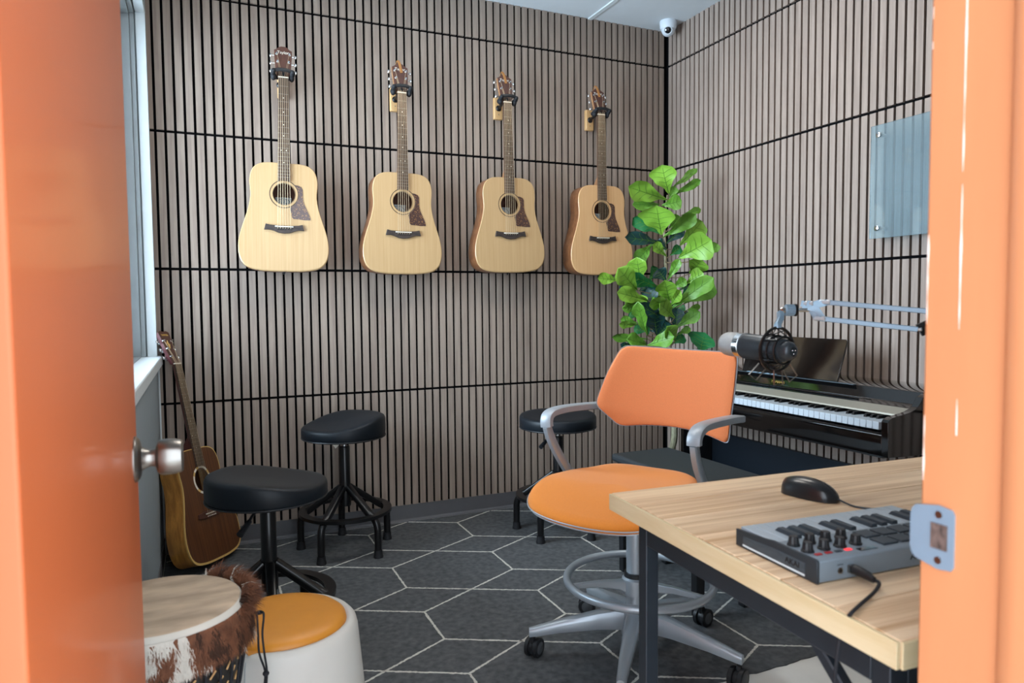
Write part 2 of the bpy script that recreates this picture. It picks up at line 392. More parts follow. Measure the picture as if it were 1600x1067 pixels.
# right door jamb with stop, strike plate
b = MB(); b.box(DX1, DX1+.03, YF-.15, YF, 0, DZ1+.03)
jamb = struct(b.build('trim_2', M['jambpaint'], bevel=.0025))
st = [(DX1, YF-.0765)]+[(DX1-.011*sin(pi/2*i/10), YF-.0775-.022*(1-cos(pi/2*i/10))) for i in range(11)]+[(DX1-.011, YF-.15), (DX1, YF-.15)]
b = MB(); b.prism(st, 0, DZ1, 'xy'); b.build('door_stop', M['jambpaint'], jamb, ang=50)
b = MB()
rnd = random.Random(3)
def ragged(y, w, z0, z1, n, keep):
    zs = [z0+(z1-z0)*i/n for i in range(n+1)]; ys = [y+.0006*noise.noise(Vector((0, 0, z*14+y*50))) for z in zs]
    ws = [max(.00005, w*(noise.noise(Vector((3, y*9, z*11)))*1.6+noise.noise(Vector((7, y*9, z*47)))*.9+keep)) for z in zs]
    for i in range(n):
        if ws[i] < .0001 and ws[i+1] < .0001: continue
        b.hexa([(DX1-.0004, ys[i]-ws[i], zs[i]), (DX1+.0004, ys[i]-ws[i], zs[i]), (DX1+.0004, ys[i]+ws[i]*.6, zs[i]), (DX1-.0004, ys[i]+ws[i]*.6, zs[i]),
                (DX1-.0004, ys[i+1]-ws[i+1], zs[i+1]), (DX1+.0004, ys[i+1]-ws[i+1], zs[i+1]), (DX1+.0004, ys[i+1]+ws[i+1]*.6, zs[i+1]), (DX1-.0004, ys[i+1]+ws[i+1]*.6, zs[i+1])])
ragged(YF-.0345, .0009, .98, 1.56, 150, .55)
ragged(YF-.0022, .0012, .93, 1.40, 130, -.05)
b.build('chipped_paint_line', M['chipwhite'], jamb, smooth=False)
# strike plate
b = MB()
pz, ph = .878, .0315
outl = [(-.020, -ph), (-.0335, -ph+.002), (-.036, -ph+.006), (-.036, ph-.006), (-.0335, ph-.002), (-.020, ph)]
pts = [(YF+a, pz+c) for a, c in outl]
lip = [(0.000, .0275), (.004, .0265), (.0075, .022), (.009, .016), (.009, -.016), (.0075, -.022), (.004, -.0265), (.000, -.0275)]
full = [(YF+a, pz+c) for a, c in outl]+[(YF+a, pz+c) for a, c in lip]
b.prism(full, DX1-.0022, DX1-.0002, 'yz')
sp = b.build('strike_plate', M['steelpaint'], jamb, ang=30)
b = MB(); b.box(DX1-.0030, DX1-.0021, YF-.030, YF-.013, pz-.0115, pz+.0135); b.build('latch_hole', mat('latch_hole_inside', '#5a4a44', .7, noise_amt=.8, noise_scale=(260, 260, 120)), sp, bevel=.0003)
for dz in (-.0225, .0225):
    b = MB(); b.cyl((DX1-.0032, YF-.021, pz+dz), (DX1-.002, YF-.021, pz+dz), .0035, n=14); b.build('screw', M['nickel'], sp)
b = MB(); b.box(DX0-.03, DX0, YF-.15, YF, 0, DZ1+.03); struct(b.build('trim_3', M['jambpaint'], smooth=False))
b = MB(); b.box(DX0-.03, DX1+.03, YF-.15, YF, DZ1, DZ1+.03); struct(b.build('trim_4', M['jambpaint'], smooth=False))
# door leaf, opened 90 degrees into the room
door = bpy.data.objects.new('door_1', None); COL.objects.link(door); door.location = (-2.65, -3.0, 0); door['kind'] = 'structure'
b = MB(); b.box(-.021, .021, .004, .758, .008, 2.10); b.build('door_leaf', M['orangepaint'], door, bevel=.002)
KY, KZ = .712, .881
KM = Matrix.Translation((.021, KY, KZ)) @ Matrix.Rotation(pi/2, 4, 'Y')
kn = bpy.data.objects.new('door_knob', None)
b = MB(); b.lathe([(.0005, -.001), (.034, -.001), (.034, .002), (.031, .006), (.024, .009), (.0135, .010), (.0135, .011), (.0005, .011)], 40, KM); ro = b.build('knob_rosette', M['nickel'], door)
b = MB(); b.lathe([(.0005, .010), (.0175, .010), (.0145, .015), (.0125, .022), (.0135, .028), (.021, .030), (.0255, .033), (.0268, .037), (.0272, .045), (.0265, .056), (.0245, .0635), (.0215, .066), (.0205, .065), (.0195, .066), (.0005, .066)], 40, KM)
b.build('door_knob', M['nickel'], door)
b = MB(); b.box(-.012, .012, .756, .7595, KZ-.028, KZ+.028); b.box(-.006, .006, .758, .768, KZ-.008, KZ+.008); b.build('latch', M['nickel'], door)
# added fill panels on the ceiling, out of frame, to brighten the room from above
def fill_panel(x, y, e):
    t = thing('added_ceiling_fill', 'added unseen fill light panel on the ceiling over the room', 'fill light', (x, y, ZC), group='added ceiling fill panels')
    b = MB(); b.box(-.3, .3, -.3, .3, -.012, 0); b.build('fill_frame', M['trimwhite'], t, bevel=.002)
    em = bpy.data.materials.new('fill_diffuser'); em.use_nodes = True; p = em.node_tree.nodes['Principled BSDF']
    p.inputs['Base Color'].default_value = lin('#ffffff'); p.inputs['Emission Color'].default_value = (1, .93, .85, 1); p.inputs['Emission Strength'].default_value = e
    b = MB(); b.box(-.28, .28, -.28, .28, -.0135, -.0122); b.build('fill_diffuser', em, t, smooth=False)
FILL_EMIT = 5.0
fill_panel(-1.9, -1.25, FILL_EMIT); fill_panel(-.95, -1.25, FILL_EMIT)

# ------------------------------------------------------------------ rug with woven line pattern
RX0, RX1, RY0, RY1 = XL+.006, -.02, -1.885, -.014
rug = thing('rug', 'dark grey rug with thin white overlapping hexagon lines, covering the floor', 'rug', (-1.36, -.95, -.004))
b = MB()
edge = []
n = 160
for i in range(n+1):
    x = RX0+(RX1-RX0)*i/n; edge.append((x, RY0+random.uniform(-.004, .004)))
outl = edge+[(RX1, RY1), (RX0, RY1)]
b.prism([(x+1.36, y+.95) for x, y in outl], 0, .004, 'xy')
b.build('rug_pile', M['rug'], rug, smooth=False)
lx = lambda i: -1.3725-.454*i
DYP = .4660
segs = []
for i in range(-4, 4):
    x = lx(i)
    for j in range(-2, 6):
        yt = -.135-DYP*j; yb = yt-.226
        segs.append(((x, yt), (x, yb)))
        segs.append(((x, yb), (x-.454, yt-DYP)))      # to lower vertex of next column
        segs.append(((x, yt), (x-.454, yb+DYP)))
b = MB(); rr = random.Random(5)
def clipseg(p, q):
    (x0, y0), (x1, y1) = p, q; t0, t1 = 0., 1.
    for pp, qq in ((-(x1-x0), x0-RX0-.005), (x1-x0, RX1-.005-x0), (-(y1-y0), y0-RY0-.008), (y1-y0, RY1-.004-y0)):
        if abs(pp) < 1e-9:
            if qq < 0: return None
            continue
        r = qq/pp
        if pp < 0: t0 = max(t0, r)
        else: t1 = min(t1, r)
    if t0 >= t1: return None
    return (x0+(x1-x0)*t0, y0+(y1-y0)*t0), (x0+(x1-x0)*t1, y0+(y1-y0)*t1)
for s_ in segs:
    c = clipseg(*s_)
    if not c: continue
    p, q = Vector(c[0]), Vector(c[1]); L_ = (q-p).length; d = (q-p)/L_; nn = Vector((-d.y, d.x)); k = max(2, int(L_/.006))
    lft, rgt = [], []
    for i in range(k+1):
        c0 = p+d*L_*i/k; w = .0038
        a = c0+nn*(w+rr.uniform(-.0018, .0018)); e = c0-nn*(w+rr.uniform(-.0018, .0018))
        lft.append((a.x+1.36, a.y+.95)); rgt.append((e.x+1.36, e.y+.95))
    for i in range(k):
        b.hexa([(lft[i][0], lft[i][1], .003), (rgt[i][0], rgt[i][1], .003), (rgt[i+1][0], rgt[i+1][1], .003), (lft[i+1][0], lft[i+1][1], .003),
                (lft[i][0], lft[i][1], .0047), (rgt[i][0], rgt[i][1], .0047), (rgt[i+1][0], rgt[i+1][1], .0047), (lft[i+1][0], lft[i+1][1], .0047)])
b.build('line_pattern', M['yarn'], rug, smooth=False, fix=False)

# ------------------------------------------------------------------ guitars
BODY = [(.0, 0), (.35, .0), (.55, .018), (.675, .06), (.735, .125), (.748, .195), (.733, .265), (.735, .33), (.775, .42), (.85, .52), (.93, .62), (.985, .71), (1., .785), (.985, .855), (.915, .925), (.76, .973), (.5, .994), (.25, 1.), (0, 1.)]
def body_outline(hw, L):
    pr = [Vector((a*hw, L*(1-t), 0)) for a, t in BODY]
    half = catmull(pr, 4)
    right = [(p.x, p.y) for p in half]
    left = [(-x, z) for x, z in reversed(right[1:-1])]
    return right+left
def polar(outline, c, n=128):
    res = []; N = len(outline)
    for i in range(n):
        a = 2*pi*i/n; dx, dz = cos(a), sin(a); best = None
        for j in range(N):
            (x0, z0), (x1, z1) = outline[j], outline[(j+1) % N]
            ex, ez = x1-x0, z1-z0; den = dx*ez-dz*ex
            if abs(den) < 1e-12: continue
            t = ((x0-c[0])*ez-(z0-c[1])*ex)/den; s_ = ((x0-c[0])*dz-(z0-c[1])*dx)/den
            if t > 0 and -1e-6 <= s_ <= 1+1e-6 and (best is None or t > best): best = t
        res.append((c[0]+dx*best, c[1]+dz*best))
    return res
def make_guitar(name, label, cat, group, top, side, neck, headm, bind, guard, kind, text=True):
    hw, L, D = .195, .483, .1
    root = thing(name, label, cat, (0, 0, 0), 0, group)
    hc = (0, .346); ol = polar(body_outline(hw, L), hc); n = len(ol)
    b = MB()   # sides and back, hollow
    ring = lambda s, y: [Vector((hc[0]+(x-hc[0])*s, y, hc[1]+(z-hc[1])*s)) for x, z in ol]
    b.rings([ring(.985, .002), ring(1, .003), ring(1, D-.004), ring(.985, D)], True, False)
    b._add(ring(.985, D), [tuple(range(n))])
    b.build('body', side, root, ang=40)
    b = MB()   # soundboard with the sound hole cut out
    r = .047
    hol = lambda y, rr_: [Vector((hc[0]+rr_*cos(2*pi*i/n), y, hc[1]+rr_*sin(2*pi*i/n))) for i in range(n)]
    b.rings([hol(.004, r), hol(0, r), ring(.985, 0), ring(1., .003)], True, False)
    b.build('soundboard', top, root, ang=12)
    b = MB(); b.rings([hol(.02, .085), hol(.0205, .0001)], True, False)
    b = MB(); b.box(-.09, .09, D-.018, D-.010, hc[1]-.1, hc[1]+.1); b.build('inside_panel', M['hole'], root, smooth=False)
    if bind:
        b = MB(); b.rings([ring(.978, -.0006), ring(1.003, -.0006), ring(1.003, .006)], True, False); b.build('binding', bind, root)
    b = MB(); b.rings([hol(-.0008, .0475), hol(-.0009, .0492)], True, False); b.rings([hol(-.0008, .0595), hol(-.0009, .0625)], True, False)
    if kind == 1: b.build('rosette', M['bridgewood'], root, smooth=False)
    else:
        b = MB(); b.cur = 0
        for q in range(18):
            i0, i1 = q*n//18, (q+1)*n//18+1; b.cur = q % 2 if q % 3 else 0
            for (ra, rb) in ((.051, .061),):
                A = hol(-.0009, ra); B = hol(-.0009, rb)
                for i in range(i0, min(i1, n)+0):
                    k = (i+1) % n; b._add([A[i % n], A[k], B[k], B[i % n]], [(0, 1, 2, 3)])
        b.build('rosette', [M['bone'], M['cream']], root, smooth=False)
    # paper label on the inside of the back
    b = MB(); b.box(-.036, .034, D-.0195, D-.0185, hc[1]-.066, hc[1]-.004); lab = b.build('label', M['paper'], root, smooth=False)
    if kind == 1:
        b = MB(); b.torus((-.001, D-.0197, hc[1]-.034), .026, .0009, 40, 6, Matrix.Diagonal((1.15, .95, 1, 1)) if False else Matrix.Rotation(pi/2, 4, 'X') @ Matrix.Diagonal((1.2, .92, 1, 1)))
        b.build('label_oval', M['ink'], lab, smooth=False)
        text_mesh('label_text', 'Taylor', .013, M['ink'], lab, Matrix.Translation((-.001, D-.020, hc[1]-.03)) @ XZ)
    # pickguard
    if guard:
        g = [(.044, .043+.346), (.060, .041+.346), (.074, .036+.346), (.080, .024+.346), (.0805, .005+.346), (.081, -.02+.346), (.088, -.045+.346), (.102, -.075+.346), (.112, -.1+.346), (.113, -.112+.346), (.09, -.1125+.346), (.06, -.110+.346), (.040, -.109+.346), (.033, -.102+.346), (.031, -.085+.346), (.026, -.0625+.346)]
        arc = []
        a0, a1 = math.atan2(-.0625, .026), math.atan2(.043, .044)
        for i in range(1, 14):
            a = a0+(a1-a0)*i/14; arc.append((.0632*cos(a), .346+.0632*sin(a)))
        out = g+arc
        b = MB(); b.prism(out, -.0016, -.0001, 'xz'); b.build('pickguard', M['tortoise'], root)
    # bridge
    zb = .2
    if kind == 1:
        br = [(-.079, .011), (-.06, .0065), (-.03, .0047), (.0, .0047), (.03, .0047), (.06, .0065), (.079, .011), (.086, -.016), (.063, -.015), (.045, -.0195), (.025, -.028), (0, -.031), (-.025, -.028), (-.045, -.0195), (-.063, -.015), (-.086, -.016)]
    else:
        br = [(-.085, .006), (-.04, .012), (.04, .012), (.085, .006), (.085, -.012), (.035, -.018), (-.035, -.018), (-.085, -.012)]
    b = MB(); b.prism([(x, z+zb) for x, z in br], -.009, -.0001, 'xz'); bridge = b.build('bridge', M['bridgewood'] if kind == 1 else M['headwood'], root, bevel=.0012)
    b = MB(); b.box(-.039, .039, -.0125, -.0088, zb-.0022, zb+.0022); b.build('saddle', M['bone'], bridge, bevel=.0005)
    for i in range(6): b = MB(); b.sphere((-.0275+.011*i, -.0098, zb-.0115), .0026, 10, 6); b.build('bridge_pin', M['blackplastic'] if kind == 1 else M['bone'], bridge)
    # neck, heel, fretboard
    zn, zf = .857, .404
    wn = lambda z: .0275+(.0215-.0275)*(z-zf)/(zn-zf)
    b = MB(); R_ = []
    for z in (.47, .50, .56, .7, .845, .862):
        w = wn(z); dep = .019+.004*(zn-z)/(zn-zf)
        R_.append([Vector((w*cos(a), -.002+dep*sin(a)*1., z)) for a in [pi*i/10 for i in range(11)]])
    b.rings(R_)
    b.hexa([(-.02, .0, .478), (.02, .0, .478), (.012, .08, .478), (-.012, .08, .478), (-.024, .0, .52), (.024, .0, .52), (.013, .022, .535), (-.013, .022, .535)])
    b.build('neck', neck, root, ang=40)
    b = MB(); b.hexa([(-wn(zf), -.0075, zf), (wn(zf), -.0075, zf), (wn(zf), -.0005, zf), (-wn(zf), -.0005, zf), (-wn(zn), -.0075, zn), (wn(zn), -.0075, zn), (wn(zn), -.0005, zn), (-wn(zn), -.0005, zn)])
    fb = b.build('fretboard', M['fretwood'], root, smooth=False)
    b = MB(); sc = zn-zb
    for k in range(1, 20):
        z = zn-sc*(1-2**(-k/12))
        if z < zf+.004: break
        b = MB(); b.box(-wn(z), wn(z), -.0085, -.0070, z-.0007, z+.0007); b.build('fret', M['nickel'], fb, smooth=False)
    for k in (3, 5, 7, 9, 12, 15):
        z = zn-sc*(1-2**(-(k-.5)/12))
        for x in ((-.011, .011) if k == 12 else (0,)): b = MB(); b.cyl((x, -.0079, z), (x, -.0074, z), .0022, n=10); b.build('inlay_dot', M['bone'], fb, smooth=False)
    b = MB(); b.box(-.0218, .0218, -.0105, 0, zn, zn+.0048); b.build('nut', M['bone'], root, bevel=.0005)
    # headstock, tilted back
    HM = Matrix.Translation((0, 0, zn+.005)) @ Matrix.Rotation(radians(-13), 4, 'X')
    if kind == 1:
        ho = [(-.0215, 0), (-.031, .022), (-.034, .05), (-.037, .09), (-.0385, .128), (-.028, .133), (-.018, .143), (-.008, .1475), (.008, .1475), (.018, .143), (.028, .133), (.0385, .128), (.037, .09), (.034, .05), (.031, .022), (.0215, 0)]
    else:
        ho = [(-.0215, 0), (-.028, .02), (-.031, .06), (-.0345, .13), (-.036, .150), (-.02, .156), (0, .1535), (.02, .156), (.036, .150), (.0345, .13), (.031, .06), (.028, .02), (.0215, 0)]
    b = MB(); b.prism(ho, .0005, .016, 'xz', HM); head = b.build('headstock', neck if kind == 1 else mat('pinkish_head_side', '#6d3c40', .4), root, bevel=.001)
    b = MB(); b.prism(ho, -.0012, .0004, 'xz', HM); b.build('head_veneer', headm, head)
    if kind == 1:
        text_mesh('head_logo', 'Taylor', .019, M['bone'], head, HM @ Matrix.Translation((0, -.0014, .118)) @ XZ, .0003)
        b = MB(); b.prism([(-.0075, .004), (.0075, .004), (.005, .016), (0, .028), (-.005, .016)], -.0024, -.001, 'xz', HM); b.build('truss_rod_cover', M['blackplastic'], head)
    else:
        b = MB()
        pts = [(-.022+.044*i/40, -.0022, .137+.0045*sin(i*1.1)*(1 if i % 7 else .2)) for i in range(41)]
        b.tube([HM @ Vector(p) for p in pts], .0008, 5); b.build('head_script', M['gold'], head)
        b = MB(); b.prism([(0, .07), (.006, .082), (.011, .09), (.004, .096), (.002, .112), (-.004, .104), (-.011, .098), (-.005, .088)], -.0026, -.0011, 'xz', HM); b.build('head_emblem', M['cream'], head)
    zs = (.032, .070, .108)
    for sgn in (-1, 1):
        for q, z in enumerate(zs):
            b = MB(); xp = sgn*(.0205+.0035*q)
            b.lathe([(.0001, 0), (.0055, 0), (.005, .0025), (.0035, .003), (.003, .009), (.0036, .0115), (.0001, .0115)], 14, HM @ Matrix.Translation((xp, -.001, z)) @ Matrix.Rotation(pi/2, 4, 'X'))
            b.cyl(HM @ Vector((sgn*.03, .012, z)), HM @ Vector((sgn*.049, .012, z)), .0022, n=8)
            b.box(-.011, .011, .016, .024, -.009, .009, HM @ Matrix.Translation((sgn*.022, 0, z)))
            b.sphere((0, 0, 0), .0085, 12, 8, (.72, .5, 1.), HM @ Matrix.Translation((sgn*.0525, .012, z)))
            b.build('tuning_peg', M['chrome'], root)
    for i in range(6):
        xb, xn = -.0275+.011*i, -.0185+.0074*i
        sgn = -1 if i < 3 else 1; q = i if i < 3 else 5-i
        e = HM @ Vector((sgn*(.0195+.0035*q), -.007, zs[q]))
        b = MB(); b.tube([(xb, -.0098, zb-.0115), (xb, -.0132, zb), (xn, -.0112, zn+.0024), e], .0008 if i > 2 else .0010, 5)
        b.build('string', M['string'], root)
    b = MB(); b.lathe([(.0001, 0), (.006, 0), (.0045, .004), (.003, .007), (.0055, .011), (.0001, .0125)], 12, Matrix.Translation((0, D*.5, .0005)) @ Matrix.Rotation(pi, 4, 'X')); b.build('end_pin', M['blackplastic'], root)
    return root, HM
gl = ['natural spruce acoustic guitar on the wall, leftmost of the four, with a bare headstock',
      'natural spruce acoustic guitar on the wall, second from the left, above a black stool',
      'natural spruce acoustic guitar on the wall, third from the left, above bare slats',
      'warmer tan acoustic guitar on the wall, its lower edge behind the leafy plant']
GX = [(-2.181, 2.119, 1.1), (-1.631, 2.112, .35), (-1.063, 2.125, -1.0), (-.516, 2.117, -.8)]
g0, HM = make_guitar('acoustic_guitar', gl[0], 'guitar', 'acoustic guitars hung on the slat wall', M['spruce'], M['sapele'], M['neckwood'], M['headwood'], None, True, 1)
gs = [g0]+[copy_tree(g0) for _ in range(3)]
for i, g in enumerate(gs):
    x, zn, tl = GX[i]
    g['label'] = gl[i]; g.location = (x, -.14, zn-.857); g.rotation_euler = (radians(0), radians(tl), radians(-5 if i == 0 else 0))
    if i == 3:
        for c in g.children:
            if c.name.startswith('soundboard'):
                c.data = c.data.copy(); c.data.materials[0] = M['spruce2']
    if i > 0:
        b = MB()
        path = [(.006, -.0032, .100), (.003, -.0036, .125), (-.002, -.003, .150), (-.007, .008, .168), (-.012, .019, .150), (-.012, .022, .12)]
        b.tube([HM @ Vector(p) for p in catmull(path, 4)], 1., sq=(.0062, .0013), up=(0, -1, 0)); b.build('strap_tag', M['leather_tag'], g)
# hangers
def make_hanger(label):
    t = thing('guitar_hanger', label, 'hanger', (0, 0, 0), 0, 'wall hangers holding the guitars')
    b = MB(); b.box(-.024, .024, -.024, 0, -.066, .046); b.build('wood_block', M['hangwood'], t, bevel=.004)
    b = MB(); b.cyl((.0, -.0245, -.042), (.0, -.0238, -.042), .003, n=10); b.cyl((.0, -.0245, .03), (.0, -.0238, .03), .003, n=10); b.build('screw', M['nickel'], t)
    b = MB(); b.cyl((0, -.022, -.01), (0, -.094, .006), .008, n=14); b.sphere((0, -.024, -.01), .016, 16, 8, (1, .5, 1)); b.build('stem', M['blackmetal'], t)
    b = MB()
    for s_ in (-1, 1):
        pts = catmull([(0, -.094, .006), (s_*.022, -.100, .002), (s_*.0385, -.118, -.002), (s_*.041, -.145, .002), (s_*.040, -.160, .010)], 5)
        b.tube(pts, .0105, 12)
        b.sphere((s_*.040, -.161, .011), .0105, 12, 8)
        b.sphere((s_*.039, -.135, -.006), .014, 14, 8, (.9, 1.25, 1.25))
    b.build('padded_yoke', M['rubber'], t, ang=60)
    b = MB(); b.tube([(-.044, -.160, .012), (-.015, -.1655, .0175), (.015, -.1655, .0175), (.044, -.160, .012)], 1., sq=(.0075, .0045), up=(0, -1, 0)); b.build('locking_gate', M['blackplastic'], t)
    return t
hl = ['black padded guitar hanger under the headstock of the leftmost wall guitar',
      'black padded guitar hanger with wood block, holding the second wall guitar from the left',
      'black padded guitar hanger with wood block, holding the third wall guitar from the left',
      'black padded guitar hanger with wood block, holding the wall guitar nearest the plant']
h0 = make_hanger(hl[0])
hs = [h0]+[copy_tree(h0) for _ in range(3)]
for i, h in enumerate(hs):
    x, zn, tl = GX[i]; h['label'] = hl[i]
    if i == 0:
        for c in h.children:
            if c.name.split('.')[0] in ('wood_block', 'screw'): c.location.x += .014
    h.location = (x+.018*tl*.7, 0, zn+.012)
# leaning guitar in the left corner
g5, _ = make_guitar('acoustic_guitar', 'brown acoustic guitar with honey sides, leaning in the corner under the window', 'guitar', None, M['g5top'], M['g5side'], M['g5neck'], M['headwood'], M['cream'], False, 2)

# ------------------------------------------------------------------ stools
def make_stool(label):
    t = thing('work_stool', label, 'stool', (0, 0, 0), 0, 'black saddle seat stools')
    seat = thing('seat', None, None); seat.parent = t
    return t, seat
def seat_mesh(parent, z0, hi, lo, rot, name='seat'):
    b = MB(); n = 56; R_ = []
    for (r, t) in [(.01, -.0), (.12, 0), (.176, 0), (.183, .06), (.186, .2), (.187, .5), (.186, .82), (.181, .94), (.170, .99), (.15, 1.), (.11, .985), (.06, .975), (.002, .97)]:
        ring = []
        for j in range(n):
            a = 2*pi*j/n; x, y = r*cos(a), r*sin(a)
            u = x*cos(rot)+y*sin(rot)
            h = lo+(hi-lo)*sm((u+.15)/.27)
            if r < .17 and t > .9: h *= 1-.05*(1-r/.17)
            ring.append(Vector((x, y, z0+t*h)))
        R_.append(ring)
    b.rings(R_); o = b.build(name, M['seatvinyl'], parent, ang=70)
    b = MB(); b.torus((0, 0, z0+.006), .1855, .0028, 56, 6); b.build('seam', M['blackplastic'], o)
    return o
def stool(label, loc, a0, z0, hi, lo, rot, lever=None, tagp=False):
    t = thing('work_stool', label, 'stool', loc, 0, 'black saddle seat stools')
    seat_mesh(t, z0, hi, lo, rot)
    b = MB(); b.cyl((0, 0, z0-.012), (0, 0, z0), .075, n=24); b.box(-.07, .07, -.045, .045, z0-.02, z0-.010); b.build('seat_plate', M['blackmetal'], t)
    b = MB(); b.cyl((0, 0, z0-.07), (0, 0, z0-.015), .0125, n=16); b.build('gas_piston', M['chrome'], t)
    b = MB(); b.lathe([(.001, .20), (.026, .20), (.026, .285), (.0245, .30), (.0245, z0-.045), (.022, z0-.040), (.001, z0-.040)], 20); b.build('post', M['blackmetal'], t)
    for k in range(5):
        a = a0+2*pi*k/5; d = Vector((cos(a), sin(a), 0))
        b = MB()
        b.tube([d*.02+Vector((0, 0, .285)), d*.105+Vector((0, 0, .222)), d*.172+Vector((0, 0, .172))], 1., sq=(.0150, .0135))
        pts = catmull([d*.155+Vector((0, 0, .186)), d*.186+Vector((0, 0, .165)), d*.203+Vector((0, 0, .135)), d*.206+Vector((0, 0, .09)), d*.206+Vector((0, 0, .018))], 5)
        b.tube(pts, .0160, 14)
        lg = b.build('leg', M['blackmetal'], t, ang=50)
        b = MB(); b.lathe([(.001, 0), (.0215, 0), (.0215, .008), (.0190, .014), (.0180, .034), (.001, .034)], 14, Matrix.Translation(d*.206)); b.build('rubber_foot', M['rubber'], lg)
    b = MB(); R_ = []
    for (r, z) in ((.170, .172), (.206, .172), (.206, .186), (.170, .186)): R_.append([Vector((r*cos(2*pi*j/56), r*sin(2*pi*j/56), z)) for j in range(56)])
    R_.append(R_[0]); b.rings(R_, True, False); b.build('foot_ring', M['blackmetal'], t, ang=40)
    if lever is not None:
        d = Vector((cos(lever), sin(lever), 0)); b = MB()
        b.tube(catmull([d*.03+Vector((0, 0, z0-.02)), d*.09+Vector((0, 0, z0-.028)), d*.12+Vector((0, 0, z0-.045))], 4), .0045, 8)
        b.tube([d*.115+Vector((0, 0, z0-.043)), d*.172+Vector((0, 0, z0-.065))], [.008, .0105], 10); b.build('height_lever', M['blackplastic'], t)
    if tagp:
        b = MB(); b.prism([(-.02, 0), (.022, 0), (-.004, -.024)], 0, .0006, 'xz', Matrix.Translation((-.055, -.12, z0-.001))); b.build('paper_tag', M['bone'], t, smooth=False)
    return t
stool('black saddle seat stool beside the brown leaning guitar, nearest the drum', (-2.355, -1.125, 0), radians(-20), .498, .085, .050, radians(185), radians(238))
stool('black saddle seat stool standing under the second wall guitar, paper tag below its seat', (-1.956, -.272, 0), radians(13), .512, .100, .055, radians(20), None, True)
stool('black round seat stool by the slat wall behind the orange chair', (-.964, -.458, 0), radians(3), .505, .072, .060, radians(60), radians(215))

# ------------------------------------------------------------------ djembe drum
DC = Vector((-2.620, -2.000, -.004)); DZ = .552
dr = thing('djembe_drum', 'djembe hand drum with tan skin and brown and white fur collar, by the door', 'drum', DC)
b = MB(); b.lathe([(.001, DZ-.002), (.08, DZ-.001), (.135, DZ), (.1425, DZ-.003), (.146, DZ-.009)], 56); b.build('drum_skin', M['skin'], dr)
b = MB(); b.lathe([(.144, DZ-.004), (.151, DZ-.012), (.1535, DZ-.030), (.150, DZ-.05), (.14, DZ-.05), (.14, DZ-.012)], 56); b.build('hide_rim', M['whitehide'], dr)
b = MB(); b.lathe([(.02, 0), (.115, 0), (.118, .012), (.105, .05), (.082, .14), (.07, .205), (.078, .235), (.105, .29), (.128, .36), (.141, .43), (.145, DZ-.05), (.13, DZ-.05), (.02, DZ-.06)], 48); shell = b.build('drum_shell', M['drumwood'], dr)
b = MB()   # carved tan nicks in the shell
for i in range(46):
    a = 2*pi*i/46
    for q, z in enumerate((.38, .40, .42, .44, .46)):
        if (i+q) % 2: continue
        r = .1345+(z-.38)*.16+.0005
        p0 = Vector((r*cos(a), r*sin(a), z)); p1 = Vector((r*cos(a+.09), r*sin(a+.09), z+.011))
        b.tube([p0, p1], .0018, 5)
b.build('carved_marks', M['tan'], shell, smooth=False)
b = MB()
for i in range(30):
    a = 2*pi*i/30
    pts = [Vector((r*cos(a+da), r*sin(a+da), z)) for r, z, da in ((.150, DZ-.07, 0), (.149, .44, .02), (.139, .38, .04), (.112, .29, .06), (.083, .23, .08))]
    b.tube(pts, .0027, 6)
b.build('tension_ropes', M['cord'], dr)
b = MB(); b.torus((0, 0, .232), .083, .006, 40, 8); b.torus((0, 0, DZ-.075), .150, .005, 56, 8); b.build('iron_rings', M['blackmetal'], dr)
# fur collar: short blades, brown and white patches
fb_ = MB(); fr_ = random.Random(11); nm = [M['whitehide'], mat('fur_brown', '#68402a', .85, noise_amt=.35, noise_scale=(60, 60, 60)), mat('fur_dark', '#3a2316', .9, noise_amt=.3, noise_scale=(60, 60, 60))]
def furcol(a, z):
    v = 1.35*noise.noise(Vector((cos(a)*5.2+3.1, sin(a)*5.2, z*22)))+.35*noise.noise(Vector((cos(a)*14, sin(a)*14, z*40)))
    v += .75*cos(a-radians(5))-.04
    if v > .62 and noise.noise(Vector((cos(a)*11+9, sin(a)*11, z*30))) > .02: return 2
    return 1 if v > .0 else 0
for i in range(34000):
    a = fr_.uniform(0, 2*pi); z = DZ-.014-fr_.random()**.9*.060
    big = sm((cos(a-radians(20))-.60)/.3)
    if big > .02: z = DZ-.026*(1-big)+.006*big-fr_.random()**.8*(.055+.02*big)
    r0 = .1465 if z > DZ-.010 else .1535
    fb_.cur = furcol(a, z)
    L_ = fr_.uniform(.012, .026)*(1+.7*big)
    out = fr_.uniform(.12, .5)+.75*big*(fr_.random() if z > DZ-.035 else .25); dn = fr_.uniform(.6, 1.1)-(1.2*big if z > DZ-.025 else 0)
    rad = Vector((cos(a), sin(a), 0)); tan_ = Vector((-sin(a), cos(a), 0)); side_ = fr_.uniform(-.5, .5)
    p = rad*r0+Vector((0, 0, z)); d = (rad*out+Vector((0, 0, -dn))+tan_*side_).normalized(); q = p+d*L_*.55; e = p+(d+Vector((0, 0, -.35))+tan_*fr_.uniform(-.25, .25)).normalized()*L_
    w = tan_*.0008+Vector((0, 0, .0002))
    fb_._add([p-w, p+w, q+w*.8, q-w*.8, e], [(0, 1, 2, 3), (3, 2, 4)])
fur = fb_.build('fur_collar', nm, dr, smooth=False, fix=False); fur['kind'] = 'stuff'
b = MB(); NA, NZ = 220, 22
